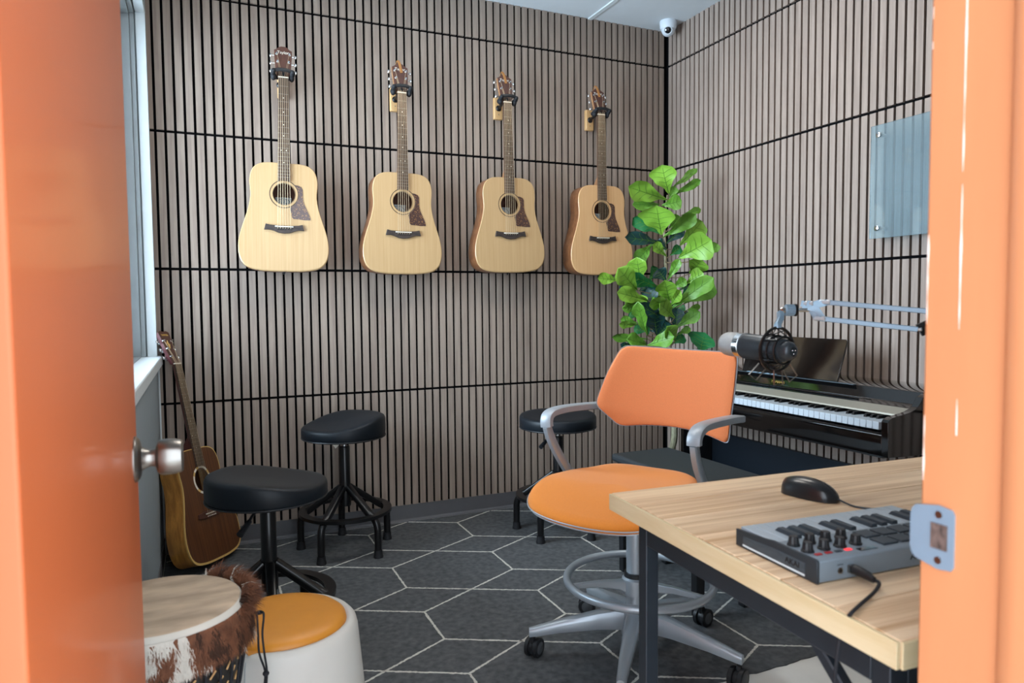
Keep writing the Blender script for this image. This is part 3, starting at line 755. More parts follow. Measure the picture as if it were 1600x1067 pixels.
def bandp(i, j):
    a = 2*pi*i/NA; t = j/NZ; z = DZ-.013-.068*t; r = .1525+.005*sin(pi*min(1, t*1.1))+.0015*noise.noise(Vector((cos(a)*8, sin(a)*8, z*40)))
    if j == NZ: z += .006*noise.noise(Vector((cos(a)*7, sin(a)*7, 2)))
    return Vector((r*cos(a), r*sin(a), z))
for i in range(NA):
    for j in range(NZ):
        p = [bandp(i, j), bandp(i+1, j), bandp(i+1, j+1), bandp(i, j+1)]
        b.cur = furcol(2*pi*(i+.5)/NA, (p[0].z+p[2].z)/2); b._add(p, [(0, 1, 2, 3)])
b.build('hide_band', nm, dr, smooth=False, fix=False)
# black carrying cord with a knot
def dl(p): return p-DC
c0 = at_depth(403, 957, 1.46); c1 = at_depth(406, 1040, 1.43); c2 = at_depth(414, 957, 1.45)
b = MB()
b.tube(catmull([dl(at_depth(388, 958, 1.49)), dl(at_depth(400, 957, 1.455)), dl(at_depth(403, 985, 1.45)), dl(at_depth(405, 1020, 1.45)), dl(at_depth(414, 1048, 1.45)), dl(at_depth(413, 1075, 1.45)), dl(at_depth(411, 1130, 1.46))], 6), .0022, 8)
b.tube(catmull([dl(at_depth(396, 958, 1.47)), dl(at_depth(410, 956, 1.445)), dl(at_depth(412, 966, 1.44)), dl(at_depth(410, 990, 1.44)), dl(at_depth(413, 1020, 1.44)), dl(at_depth(417, 1048, 1.445)), dl(at_depth(416, 1075, 1.45)), dl(at_depth(414, 1130, 1.46))], 6), .0022, 8)
b.sphere(dl(at_depth(415.5, 1052, 1.447)), .0068, 12, 8, (1, 1, .8)); b.sphere(dl(at_depth(405, 957, 1.452)), .0055, 12, 8, (1.5, 1, .8))
b.build('carrying_cord', M['cord'], dr)

# ------------------------------------------------------------------ pouf
PC = Vector((-2.378, -1.755, 0))
po = thing('pouf_stool', 'white drum shaped pouf with mustard orange round cushion, beside the djembe', 'pouf', PC)
b = MB(); b.lathe([(.001, 0), (.19, 0), (.197, .008), (.198, .03), (.188, .2), (.176, .335), (.172, .352), (.163, .362), (.153, .362), (.147, .352), (.14, .345), (.001, .345)], 64); b.build('pouf_body', M['whitevinyl'], po, ang=60)
b = MB(); b.lathe([(.001, .34), (.1485, .34), (.150, .352), (.147, .365), (.136, .374), (.11, .379), (.06, .381), (.001, .3815)], 64); b.build('cushion', M['mustard'], po, ang=70)
b = MB(); sa = radians(-121)
b.tube([Vector((r*cos(sa), r*sin(sa), z)) for r, z in ((.1985, .02), (.189, .2), (.177, .335), (.173, .35))], .0011, 5); b.build('seam', M['trimgrey'], po)
b = MB(); b.prism([(-.030, .012), (.022, .006), (.004, -.017)], 0, .0016, 'xy', Matrix.Translation((.150*cos(sa), .150*sin(sa), .3625)) @ Matrix.Rotation(sa+pi/2, 4, 'Z')); b.build('cushion_tab', M['mustard'], po, smooth=False)

# ------------------------------------------------------------------ orange task chair
CX = Vector((-1.314, -1.65, 0)); TH = radians(210)
f_ = Vector((cos(TH), sin(TH), 0)); a_ = Vector((-f_.y, f_.x, 0)); a_ = -a_ if a_.x < 0 else a_
ch = thing('drafting_chair', 'orange mesh drafting chair on silver wheeled base with foot ring', 'chair', CX)
def cl(u, v, z): return a_*u+f_*v+Vector((0, 0, z))
# seat: rounded shell, waterfall front
so = [(-.09, -.125), (-.155, -.085), (-.205, .01), (-.228, .11), (-.233, .2), (-.215, .275), (-.165, .325), (-.07, .352), (.05, .357), (.15, .335), (.205, .285), (.228, .2), (.224, .1), (.205, .0), (.16, -.085), (.09, -.125), (0, -.132)]
so = catmull([Vector((x, y, 0)) for x, y in so], 5, True)
cen = Vector((0, .115, 0))
def seatz(u, v): return .573+.010*sm((-v-.02)/.1)-.040*sm((v-.14)/.22)+.006*(abs(u)/.23)**2-.004*(1-(abs(u)/.23)**2)
b = MB(); R_ = []; R2 = []
for s_, dz in ((.0005, 0), (.3, 0), (.55, 0), (.75, 0), (.88, -.001), (.95, -.004), (.985, -.010), (1., -.018), (.992, -.027), (.97, -.032)):
    ring = []
    for p in so:
        q = cen+(p-cen)*s_; ring.append(cl(q.x, q.y, seatz(q.x, q.y)+dz))
    R_.append(ring)
b.rings(R_, True, False); b.build('seat', M['chairfab'], ch, ang=60)
b = MB(); R_ = []
for s_, dz in ((.975, -.028), (.978, -.034), (.9, -.040), (.5, -.052), (.2, -.056)):
    R_.append([cl((cen+(p-cen)*s_).x, (cen+(p-cen)*s_).y, seatz(*((cen+(p-cen)*min(s_, 1)).xy))+dz) for p in so])
b.tube([cl((cen+(p-cen)*1.003).x, (cen+(p-cen)*1.003).y, seatz(p.x, p.y)-.0225) for p in so+so[:1]], .0022, 6); b.rings(R_); b.build('seat_shell', M['chairgrey'], ch, ang=60)
b = MB(); b.box(-.09, .09, -.11, .11, .492, .525, Matrix.Rotation(TH, 4, 'Z')); b.build('tilt_mechanism', M['chairgrey'], ch, bevel=.012)
# backrest: shape fitted on a gently wrapped surface
TB = radians(220); fb2 = Vector((cos(TB), sin(TB), 0)); ab2 = Vector((-fb2.y, fb2.x, 0)); ab2 = -ab2 if ab2.x < 0 else ab2
UC = .08
def back_v(u, z): return -.185+.75*(u-UC)**2-.10*(z-.8)
bo = [(975, 543), (990, 541), (1060, 546), (1138, 551), (1148, 554), (1151, 566), (1147, 610), (1141, 655), (1138, 684), (1133, 691), (1122, 687), (1100, 678), (1060, 668), (1010, 664), (978, 665), (965, 662), (955, 654), (940, 641), (934, 634), (933, 627), (936, 615), (950, 580), (966, 551)]
def on_back(u_, v_):
    r = ray(u_, v_); t = 2.0
    for _ in range(30):
        X = CAM+r*t-CX; uu, vv, zz = X.dot(ab2), X.dot(fb2), X.z
        g = vv-back_v(uu, zz)
        t -= g/(r.dot(fb2)-1.5*(uu-UC)*r.dot(ab2)+.10*r.z)
    X = CAM+r*t-CX
    return X.dot(ab2), X.z
bo3 = [on_back(*p) for p in bo]
bo3 = [(p.x, p.y) for p in catmull([Vector((u, z, 0)) for u, z in bo3], 3, True)]
bc = (sum(p[0] for p in bo3)/len(bo3), .82)
def BP(u, z, off=0.): return ab2*u+fb2*(back_v(u, z)+off)+Vector((0, 0, z))
def bring(s_, off): return [BP(bc[0]+(u-bc[0])*s_, bc[1]+(z-bc[1])*s_, off) for u, z in bo3]
b = MB(); b.rings([bring(.0005, .004)]+[bring(k/8, .004) for k in range(1, 8)]+[bring(.96, .004), bring(.99, .002), bring(1., -.003)], True, False)
b.build('backrest', M['chairmesh'], ch, ang=60)
b = MB(); b.rings([bring(.985, -.0035), bring(1.012, -.001), bring(1.018, -.006), bring(1.008, -.014), bring(.93, -.016)]+[bring(k/6, -.016) for k in (5, 4, 3, 2, 1)]+[bring(.0005, -.016)], True, False)
b.build('back_frame', M['chairgrey'], ch, ang=60)
# armrests
for s_, pts in ((-1, [(-.215, -.175, .755), (-.235, -.03, .763), (-.245, .06, .764), (-.248, .108, .757), (-.248, .122, .735), (-.245, .115, .70), (-.24, .085, .645), (-.235, .03, .575), (-.23, .005, .545)]),
                (1, [(.250, -.225, .742), (.25, -.12, .752), (.25, .06, .762), (.25, .125, .757), (.25, .152, .737), (.25, .148, .70), (.245, .11, .645), (.24, .045, .575), (.235, .015, .545)])):
    p3 = catmull([cl(*p) for p in pts], 6)
    n_ = len(p3); cut = int(n_*.56)
    b = MB(); b.tube(p3[cut:], 1., sq=(.015, .0095), up=tuple(a_)); sup = b.build('armrest_support', M['chairsilver'], ch, ang=45)
    b = MB(); b.tube(p3[:cut+1], [.9]+[1.06]*(cut), sq=(.019, .0105) if False else (.0105, .018), up=tuple(a_)); b.build('armrest', M['chairgrey'], ch, ang=45)
b = MB(); b.tube([cl(-.235, .012, .548), cl(-.1, .0, .515), cl(.1, .0, .515), cl(.238, .02, .548)], 1., sq=(.02, .008)); b.build('arm_bar', M['chairgrey'], ch)
# column, ring, base
b = MB(); b.lathe([(.001, .06), (.0285, .06), (.0285, .40), (.026, .402), (.026, .50), (.001, .50)], 28); b.torus((0, 0, .40), .0272, .0025, 28, 6); b.build('column', M['chairsilver'], ch)
RZ = .238
b = MB(); b.torus((.02, .01, RZ), .2265, .0125, 72, 12); b.build('foot_ring', M['chairsilver'], ch)
b = MB(); b.lathe([(.03, RZ+.018), (.036, RZ+.018), (.036, RZ+.032), (.03, RZ+.032)], 28); b.build('ring_collar', M['blackplastic'], ch)
for k in range(3):
    a = radians(172+120*k); d = Vector((cos(a), sin(a), 0)); o3 = Vector((.02, .01, 0))
    b = MB(); b.tube([d*.022+Vector((0, 0, RZ-.012)), d*.06+o3*.3+Vector((0, 0, RZ-.004)), d*.13+o3*.6+Vector((0, 0, RZ+.004)), d*.22+o3+Vector((0, 0, RZ+.004))], [2.6, 1.6, 1.1, .8], sq=(.0075, .009)); b.build('ring_spoke', M['chairsilver'], ch)
b = MB(); b.lathe([(.03, RZ-.04), (.042, RZ-.035), (.042, RZ+.012), (.036, RZ+.018), (.03, RZ+.018)], 24); b.build('ring_hub', M['chairsilver'], ch)
b = MB(); b.lathe([(.001, .075), (.048, .075), (.052, .10), (.046, .150), (.034, .165), (.001, .165)], 28); b.build('base_hub', M['chairsilver'], ch)
for k in range(5):
    a = radians(157.5+72*k); d = Vector((cos(a), sin(a), 0)); s2 = Vector((-sin(a), cos(a), 0)); Z = Vector((0, 0, 1))
    b = MB(); sec = []
    for (r, zt, h, w) in ((.035, .158, .065, .026), (.12, .146, .052, .0235), (.24, .120, .036, .0185), (.318, .100, .028, .0145), (.334, .096, .026, .012)):
        c = d*r
        sec.append([c-s2*w*.8+Z*(zt-h), c+s2*w*.8+Z*(zt-h), c+s2*w+Z*(zt-h*.35), c+s2*w*.75+Z*(zt-.003), c+s2*w*.3+Z*zt, c-s2*w*.3+Z*zt, c-s2*w*.75+Z*(zt-.003), c-s2*w+Z*(zt-h*.35)])
    b.rings(sec); leg = b.build('base_leg', M['chairsilver'], ch, ang=45)
    ca = radians([35, 80, 205, 15, 150][k]); cd = Vector((cos(ca), sin(ca), 0)); ax2 = Vector((-sin(ca), cos(ca), 0))
    wc = d*.325+cd*.012; wc.z = .0305
    cs_ = thing('caster', None, None); cs_.parent = leg
    b = MB(); b.cyl(d*.325+Z*.05, d*.325+Z*.075, .008, n=12)
    b.cyl(wc-ax2*.007, wc+ax2*.007, .024, n=20); b.tube([wc+Z*.01, d*.325+Z*.056], .011, 10)
    hous = b.build('caster_yoke', M['casterdark'], leg)
    for q in (-1, 1):
        b = MB(); b.tube([wc+ax2*q*.0075, wc+ax2*q*.009, wc+ax2*q*.020, wc+ax2*q*.0225], [.028, .0305, .0305, .0275], 26); wh = b.build('caster_wheel', M['casterdark'], leg, ang=30)
        b = MB(); b.tube([wc+ax2*q*.022, wc+ax2*q*.0232], [.020, .018], 22); b.build('wheel_cap', M['caster2'], leg)
    bpy.data.objects.remove(cs_)

# ------------------------------------------------------------------ digital piano
pi_ = thing('digital_piano', 'glossy black upright digital piano against the right wall', 'piano', (-.24, -1.17, 0))
PO = Vector((-.24, -1.17, 0))
def pb(x0, x1, y0, y1, z0, z1): return (x0+.24, x1+.24, y0+1.17, y1+1.17, z0, z1)
PY0, PY1 = -1.85, -.49
side = [(-.006, .005), (-.30, .005), (-.30, .03), (-.055, .05), (-.055, .50), (-.30, .54), (-.452, .582), (-.454, .700), (-.448, .709), (-.428, .715), (-.350, .727), (-.318, .737), (-.300, .752), (-.285, .772), (-.262, .785), (-.006, .785)]
side = [(-.006, .005), (-.30, .005), (-.30, .035), (-.26, .04), (-.26, .575), (-.449, .582), (-.453, .700), (-.447, .709), (-.428, .716), (-.350, .727), (-.318, .737), (-.300, .752), (-.285, .772), (-.262, .784), (-.006, .784)]
for y0, y1 in ((PY0, PY0+.026), (PY1-.026, PY1)):
    b = MB(); b.prism([(x+.24, z) for x, z in side], y0+1.17, y1+1.17, 'xz'); b.build('side_panel', M['piano'], pi_, bevel=.0015)
b = MB(); b.prism([(.234, .745), (-.035, .745), (-.030, .748), (-.011, .785), (-.006, .788), (.234, .788)], PY0+.026+1.17, PY1-.026+1.17, 'xz'); b.build('top_board', M['piano'], pi_, bevel=.0015)
b = MB(); b.box(*pb(-.262, -.245, -1.55, PY1-.03, .786, .7885)); b.build('ledge_strip', M['ledge'], pi_, bevel=.001)
b = MB(); b.box(*pb(-.43, -.02, PY0+.026, PY1-.026, .600, .66)); b.build('key_bed', M['piano'], pi_, smooth=False)
b = MB(); b.prism([(-.206, .582), (-.200, .582), (-.19, .60), (-.19, .655), (-.208, .655), (-.210, .63)], PY0+.026+1.17, PY1-.026+1.17, 'xz'); b.build('key_slip', M['piano'], pi_, bevel=.002)
b = MB(); b.box(*pb(-.44, -.22, PY0+.026, PY1-.026, .575, .600)); b.build('under_board', M['piano'], pi_, smooth=False)
b = MB(); b.prism([(-.035, .745), (-.042, .741), (-.062, .732), (-.062, .725), (-.02, .725), (-.02, .745)], PY0+.026+1.17, PY1-.026+1.17, 'xz'); b.build('cover_slot', M['piano'], pi_, smooth=False)
b = MB(); b.prism([(-.062, .733), (-.066, .7335), (-.10, .7245), (-.130, .7185), (-.132, .7125), (-.10, .7145), (-.062, .722)], PY0+.03+1.17, PY1-.03+1.17, 'xz'); b.build('key_cover_edge', M['piano_strip'], pi_, ang=20)
text_mesh('maker_name', 'YAMAHA', .0165, M['gold'], pi_, Matrix.Translation((-.0265, 0, .7605)) @ Matrix.Rotation(radians(-90), 4, 'Z') @ Matrix.Rotation(radians(63), 4, 'X'), .0004, stretch=1.15)
# keys
KX0, KX1 = -.457, -.305
ky0 = PY0+.032; kw = (PY1-.032-ky0)/52
wk = kw
for i in range(52):
    y = ky0+kw*i
    b = MB(); b.box(*pb(KX0, KX1, y+.0005, y+kw-.0005, .673, .6995)); o = b.build('white_key', M['whitekey'], pi_, bevel=.0012, seg=1)
pat = [1, 1, 0, 1, 1, 1, 0]      # seen from the treble end
names = 'ABCDEFG'
nb = 0
for i in range(51):
    # i counted from the bass end (far, +y)
    nt_ = names[i % 7]
    if nt_ in 'BE': continue
    yc = PY1-.032-kw*(i+1)
    b = MB(); q = pb(KX0+.052, KX1, yc-.0055, yc+.0055, .699, .711); x0, x1, y0, y1, z0, z1 = q
    b.hexa([(x0, y0, z0), (x1, y0, z0), (x1, y1, z0), (x0, y1, z0), (x0+.007, y0+.0012, z1), (x1, y0+.0012, z1), (x1, y1-.0012, z1), (x0+.007, y1-.0012, z1)])
    b.build('black_key', M['blackkey'], pi_, bevel=.001, seg=1)
b = MB(); b.box(*pb(-.075, -.055, PY0+.026, PY1-.026, .10, .425)); b.build('lower_panel', M['pianomatte'], pi_, bevel=.002)
# music stand
b = MB(); MS = Matrix.Translation((-.008, -.03, .789)) @ Matrix.Rotation(radians(17), 4, 'Y')
b.prism([(-.265, 0), (.265, 0), (.268, .165), (.262, .172), (-.262, .172), (-.268, .165)], -.004, .004, 'yz', MS); b.build('music_stand', M['piano'], pi_, bevel=.0012)
for i in range(5): b = MB(); b.box(-.022, -.010, .17-.075*i*.5, .195-.075*i*.5, .7892, .7925); b.build('page_stop', M['armsteel'], pi_, bevel=.0008)
b = MB(); b.box(*pb(-.20, -.075, -1.27, -1.07, .02, .10)); b.build('pedal_box', M['piano'], pi_, bevel=.003)
for q in range(3):
    b = MB(); y = -1.22+.05*q; b.box(*pb(-.28, -.19, y-.011, y+.011, .035, .043)); b.build('pedal', M['gold'], pi_, bevel=.002)
# bench
be = thing('piano_bench', 'low black padded piano bench between the orange chair and the piano', 'bench', (-.855, -1.275, 0))
b = MB(); b.box(-.145, .145, -.275, .275, .455, .488); b.build('bench_seat', M['benchvinyl'], be, bevel=.012, seg=3)
b = MB(); b.box(-.125, .125, -.255, .255, .40, .454); b.build('bench_apron', M['blackplastic'], be, bevel=.003)
for sx in (-1, 1):
    for sy in (-1, 1):
        b = MB(); x, y = sx*.105, sy*.235; b.hexa([(x-.016, y-.016, 0), (x+.016, y-.016, 0), (x+.016, y+.016, 0), (x-.016, y+.016, 0), (x-.02, y-.02, .42), (x+.02, y-.02, .42), (x+.02, y+.02, .42), (x-.02, y+.02, .42)]); b.build('leg', M['blackplastic'], be, bevel=.003)

# ------------------------------------------------------------------ desk
DH = .73; DR = radians(-3.2)
dk = thing('desk', 'pine board top desk on black steel frame in the doorway corner', 'desk', (-1.836, -2.944, -.004), DR)
DL, DW = .95, .664
RM = Matrix.Rotation(DR, 4, 'Z')
b = MB()
nb_ = 7; bw = DW/nb_
for i in range(nb_):
    x0 = [.0, .0015, .0006, .002, .0, .0012, .0004][i]
    b.box(x0+.006, DL, i*bw+(.001 if i else 0), (i+1)*bw-(.001 if i < nb_-1 else 0), DH-.033+.004, DH+.004)
b.build('desk_top', M['desktop'], dk, bevel=.0015)
b = MB(); b.box(0, .0062, 0, DW, DH-.033+.004, DH-.0012+.004); b.build('edge_band', M['deskedge'], dk, bevel=.001)
b = MB(); b.box(0.006, DL, -.0035, 0, DH-.033+.004, DH-.0012+.004); b.build('edge_band', M['deskedge'], dk, bevel=.001)
t0 = DH-.029
def bar(x0, x1, y0, y1, z0, z1, nm): bb = MB(); bb.box(x0, x1, y0, y1, z0, z1); bb.build(nm, M['desksteel'], dk, bevel=.002)
bar(.044, .069, .073, DW-.069, t0-.058, t0, 'frame_rail'); bar(DL-.069, DL-.044, .073, DW-.069, t0-.058, t0, 'frame_rail')
bar(.073, DL-.073, .045, .070, t0-.058, t0, 'frame_rail'); bar(.073, DL-.073, DW-.066, DW-.041, t0-.058, t0, 'frame_rail')
for x in (.0435, DL-.0715):
    for y in (.0445, DW-.0685): bar(x, x+.028, y, y+.028, 0, t0, 'leg')
b = MB(); b.tube([(.057, .074, t0-.14), (.057, .19, t0-.04)], 1., sq=(.009, .009)); b.build('corner_brace', M['desksteel'], dk)
b = MB(); b.tube([(.073, .058, t0-.16), (.21, .058, t0-.04)], 1., sq=(.009, .009)); b.build('corner_brace', M['desksteel'], dk)
# ------------------------------------------------------------------ pad / key controller
KO = Vector((-1.7905, -2.7915, DH)); KR = radians(-4)
ak = thing('midi_keyboard', 'compact grey key and drum pad controller with black knobs, on the desk', 'music keyboard', KO, KR)
AW, AD = .318, .168
def H(y): return .033-.006*sm((y-.075)/.02)-.0
b = MB(); b.prism([(0.0, .002), (0.0, .0305), (.004, .033), (.080, .033), (.0835, .029), (.150, .012), (.150, .002)], .003, AW-.003, 'yz'); b.build('case', M['akaigrey'], ak, bevel=.0012)
for x0 in (-.0015, AW-.003):
    b = MB(); b.prism([(-.001, .001), (-.001, .031), (.003, .0335), (.085, .0335), (.105, .0305), (.168, .0265), (.168, .001)], x0, x0+.0045, 'yz'); ckk = b.build('cheek', M['akaidark'], ak, bevel=.0008)
    if x0 < 0:
        b = MB(); b.prism([(.021, .006), (.021, .023), (.085, .0235), (.15, .0195), (.151, .008)], x0-.0004, x0+.0002, 'yz'); b.build('cheek_inlay', mat('cheek_inlay', '#46525c', .35, .3, noise_amt=.2, noise_scale=(400, 60, 400)), ckk, smooth=False)
        b = MB(); b.box(x0-.0008, x0-.0003, .021, .151, .0045, .0072); b.build('cheek_strip', M['steelstrip'], ckk, smooth=False)
        text_mesh('maker_name', 'AKAI', .0115, M['darkhole'], ckk, Matrix.Translation((x0-.0006, .045, .0155)) @ Matrix.Rotation(radians(-90), 4, 'Z') @ XZ, .0003, stretch=1.1)
nW = 15; kw2 = (AW-.008)/nW
for i in range(nW):
    b = MB(); x0 = .004+kw2*i
    b.box(x0+.0005, x0+kw2-.0005, .0845, .164, .0195, .0305); b.build('white_key', M['akaikey'], ak, bevel=.0012)
for i in range(14):
    if 'CDEFGAB'[i % 7] in 'EB': continue
    xc = AW-.004-kw2*(i+1); b = MB()
    b.hexa([(xc-.006, .0845, .030), (xc+.006, .0845, .030), (xc+.006, .130, .030), (xc-.006, .130, .030), (xc-.005, .0845, .0365), (xc+.005, .0845, .0365), (xc+.005, .124, .0365), (xc-.005, .124, .0365)]); b.build('black_key', M['padmat'], ak, bevel=.0006)
for x in (.013, .0415, .070, .0985):
    for y in (.0325, .0595):
        b = MB(); n_ = 26
        R_ = []
        for r, z in ((.0085, .0332), (.0085, .0355), (.0072, .0365), (.0062, .0455), (.0055, .0468), (.0005, .0468)):
            R_.append([Vector((x+(r*(1+(.05 if j % 2 else -.03)))*cos(2*pi*j/n_), y+(r*(1+(.05 if j % 2 else -.03)))*sin(2*pi*j/n_), z)) for j in range(n_)])
        b.rings(R_); kb = b.build('knob', M['blackplastic'], ak, ang=25)
for i, x in enumerate((.0177, .0354, .0523, .0698)):
    b = MB(); b.box(x-.0055, x+.0055, .0145, .0205, .0332, .0348); b.build('button', [M['redbtn'], M['redbtn'], M['padmat'], M['redlit']][i], ak, bevel=.0008)
b = MB(); b.box(.083, .114, .008, .017, .0331, .0338); b.build('display', M['lens'], ak, smooth=False)
for i in range(4):
    for j in range(2):
        b = MB(); x = .1305+.033*i; y = .013+.031*j; b.box(x, x+.028, y, y+.026, .0331, .0362); b.build('drum_pad', M['padmat'], ak, bevel=.0012)
b = MB(); b.cyl((.0387, -.0012, .0145), (.0387, .001, .0145), .0042, n=18); b.build('jack_ring', M['nickel'], ak)
b = MB(); b.cyl((.0387, -.0016, .0145), (.0387, -.0005, .0145), .0026, n=14); b.build('jack_hole', M['darkhole'], ak)
text_mesh('port_caption', 'SUSTAIN', .0026, M['ink'], ak, Matrix.Translation((.0387, -.0002, .0225)) @ XZ, .0002)
text_mesh('rear_name', 'AKAI', .0125, M['darkhole'], ak, Matrix.Translation((.1655, -.0003, .0165)) @ XZ, .0003, 'LEFT', 1.1)
for x in (.02, AW-.02):
    for y in (.012, .14):
        b = MB(); b.cyl((x, y, 0), (x, y, .003), .006, n=12); b.build('rubber_foot', M['rubber'], ak)
# usb cable
X_ = Vector((cos(KR), sin(KR), 0)); Y_ = Vector((-sin(KR), cos(KR), 0))
up0 = KO+X_*.0572+Vector((0, 0, .0155))
us = thing('usb_cable', 'black usb cable plugged into the grey controller, hanging over the desk edge', 'cable', up0)
b = MB(); b.box(-.006, .006, -.0045, .001, -.0048, .0048, Matrix.Rotation(KR, 4, 'Z')); b.build('metal_plug', M['nickel'], us)
pe = [up0-Y_*.004, up0-Y_*.010+X_*.001, up0-Y_*.026+X_*.003+Vector((0, 0, -.002)), up0-Y_*.036+X_*.003+Vector((0, 0, -.004))]
b = MB(); b.tube([p-up0 for p in pe], [.0064, .0068, .0060, .0042], 12); b.build('plug_grip', M['blackplastic'], us)
cp = [pe[-1]-Y_*-.003, pe[-1]-Y_*.008+X_*.0+Vector((0, 0, -.001)), at_z(1366, 925, DH+.006), at_z(1346, 943, DH+.0045), at_z(1330, 958, DH+.004), at_depth(1321, 972, .868), at_depth(1312, 1000, .862), at_depth(1307, 1035, .862), at_depth(1304, 1090, .87), at_depth(1306, 1300, .9)]
b = MB(); b.tube([p-up0 for p in catmull(cp, 7)], .0024, 8); b.build('cord', M['cord'], us)
# ------------------------------------------------------------------ mouse
mr_, mf_ = Vector((-1.463, -2.418, DH)), Vector((-1.440, -2.512, DH))
mr_ = Vector((-1.472, -2.427, DH)); mf_ = Vector((-1.452, -2.522, DH))
md = (mf_-mr_); ML = md.length+.012; ang = math.atan2(md.y, md.x)
ms = thing('computer_mouse', 'black wired computer mouse on the desk behind the grey controller', 'mouse', (mr_+mf_)/2, ang)
def mouse_surf(b, zc0, zc1, k0, k1, s0=1.):
    R_ = []
    for i in range(15):
        t = k0+(k1-k0)*i/14; x = -ML/2+ML*t
        w = .0295*s0*(max(0., 1-abs((t-.46)/.54)**3.2))**.5*(1-.10*t); h = .037*(max(0., 1-abs((t-.40)/.62)**2.4))**.62
        ring = []
        for j in range(13):
            a = pi*j/12; ring.append(Vector((x, w*cos(a)*(1 if 1 else 1), max(.0008, h*sin(a)**.75*s0))))
        R_.append(ring)
    return R_
R_ = mouse_surf(None, 0, 1, .012, .988)
b = MB(); b.rings(R_); b.build('mouse_body', M['mouse'], ms, ang=70)
b = MB(); b.cyl((ML*.20, -.004, .0265), (ML*.20, .004, .0265), .0065, n=18); b.build('scroll_wheel', M['caster2'], ms)
b = MB(); b.tube([Vector((x, 0, .037*(max(0, 1-abs((x/ML+.5-.40)/.62)**2.4))**.62+.0002)) for x in [ML*(.02+.02*i) for i in range(22)]], .0005, 5); b.build('button_gap', M['darkhole'], ms)
mc = thing('mouse_cable', 'thin dark mouse cable running behind the grey controller', 'cable', mf_)
cpts = [(ms.matrix_basis @ Vector((ML/2-.004, 0, .008)))]+[at_z(1330, 789.5, DH+.0022), at_z(1352, 794, DH+.0022), at_z(1385, 796, DH+.0022), at_z(1432, 801, DH+.0022), at_z(1475, 806, DH+.0022)]
b = MB(); b.tube([p-mf_ for p in catmull(cpts, 6)], .0018, 8); b.build('cord', M['padmat'], mc)

# ------------------------------------------------------------------ microphone, shock mount, boom arm
tip = at_depth(1131, 536, 1.560); end = at_depth(1240, 549.5, 1.385)
mdv = (end-tip).normalized(); mL = (end-tip).length
q = mdv.to_track_quat('Z', 'Y').to_matrix().to_4x4(); MM = Matrix.Translation(tip) @ q
mi = thing('microphone', 'large side address studio microphone, silver grille, dark body, on the boom arm', 'microphone', tip)
L0 = q
b = MB(); b.lathe([(.001, .0), (.016, .001), (.0225, .006), (.0255, .014), (.0262, .024), (.0262, .052)], 40, L0); b.lathe([(.0001, .001), (.0001, .0011)], 8, L0); b.build('grille', M['grille'], mi, ang=60)
b = MB(); b.lathe([(.0262, .050), (.0272, .051), (.0272, .066), (.0262, .067)], 40, L0); b.build('silver_ring', M['chrome'], mi)
b = MB(); b.lathe([(.0265, .066), (.0275, .068), (.0275, .072), (.0265, .0735), (.0265, mL-.040), (.0225, mL-.022), (.0195, mL-.021), (.0190, mL-.010), (.0150, mL-.003), (.0095, mL-.0005), (.0090, mL-.004), (.001, mL-.004)], 40, L0); b.build('mic_body', M['micbody'], mi, ang=40)
for k in range(3):
    a = 2*pi*k/3+.5; b = MB(); b.sphere((.0045*cos(a), .0045*sin(a), mL+.0004), .0016, 8, 6, (1, 1, 1), L0); b.build('connector_pin', M['chrome'], mi)
# shock mount
sc_ = tip+mdv*(mL*.78)
sm_ = thing('shock_mount', 'black spider shock mount ring gripping the studio microphone', 'microphone mount', sc_)
Q = q.copy()
def P(a, r, z): return Q @ Vector((r*cos(a), r*sin(a), z))
upv = Q.inverted() @ Vector((0, 0, 1)); ua = math.atan2(upv.y, upv.x)
b = MB(); b.torus((0, 0, 0), .0445, .0032, 56, 8, Q); b.torus((0, 0, 0), .0285, .002, 40, 6, Matrix.Translation((0, 0, 0)) @ Q); b.build('outer_ring', M['blackmetal'], sm_)
b = MB(); b.torus(Q @ Vector((0, 0, -.018)), .0295, .0022, 40, 6, Q); b.torus(Q @ Vector((0, 0, .018)), .0275, .0022, 40, 6, Q)
for k in range(4):
    a = ua+pi/4+k*pi/2; b.tube([P(a, .0295, -.018), P(a, .0285, .018)], .0018, 6)
b.build('inner_cage', M['blackmetal'], sm_)
b = MB()
for k in range(6):
    a = ua+pi/6+k*pi/3
    b.tube([P(a, .0445, 0), P(a+.32, .030, -.018), P(a+.62, .0445, .0)], .0011, 6); b.tube([P(a, .0445, 0), P(a+.32, .029, .018), P(a+.62, .0445, 0)], .0011, 6)
b.build('elastic_cords', M['cord'], sm_)
b = MB()
for k, da in enumerate((pi-.62, pi+.55, pi-.05)):
    a = ua+da
    zz_ = -.022 if k == 0 else .012
    pts = [P(a-.26, .043, zz_*.6), P(a-.17, .071, zz_), P(a+.17, .071, zz_), P(a+.26, .043, zz_*.6)]
    b = MB(); b.tube(pts, .0016, 6); b.build('wire_clip', M['nickel'], sm_)
top = P(ua, .0445, 0)
jt = at_depth(1221.5, 488, 1.447)-sc_
b = MB(); b.tube([top, top+Vector((0, 0, .006)), Vector((top.x*.3+jt.x*.7, top.y*.3+jt.y*.7, jt.z-.012)), jt+Vector((-.004, 0, 0))], 1., sq=(.0055, .006)); b.build('mount_stem', M['armsteel'], sm_)
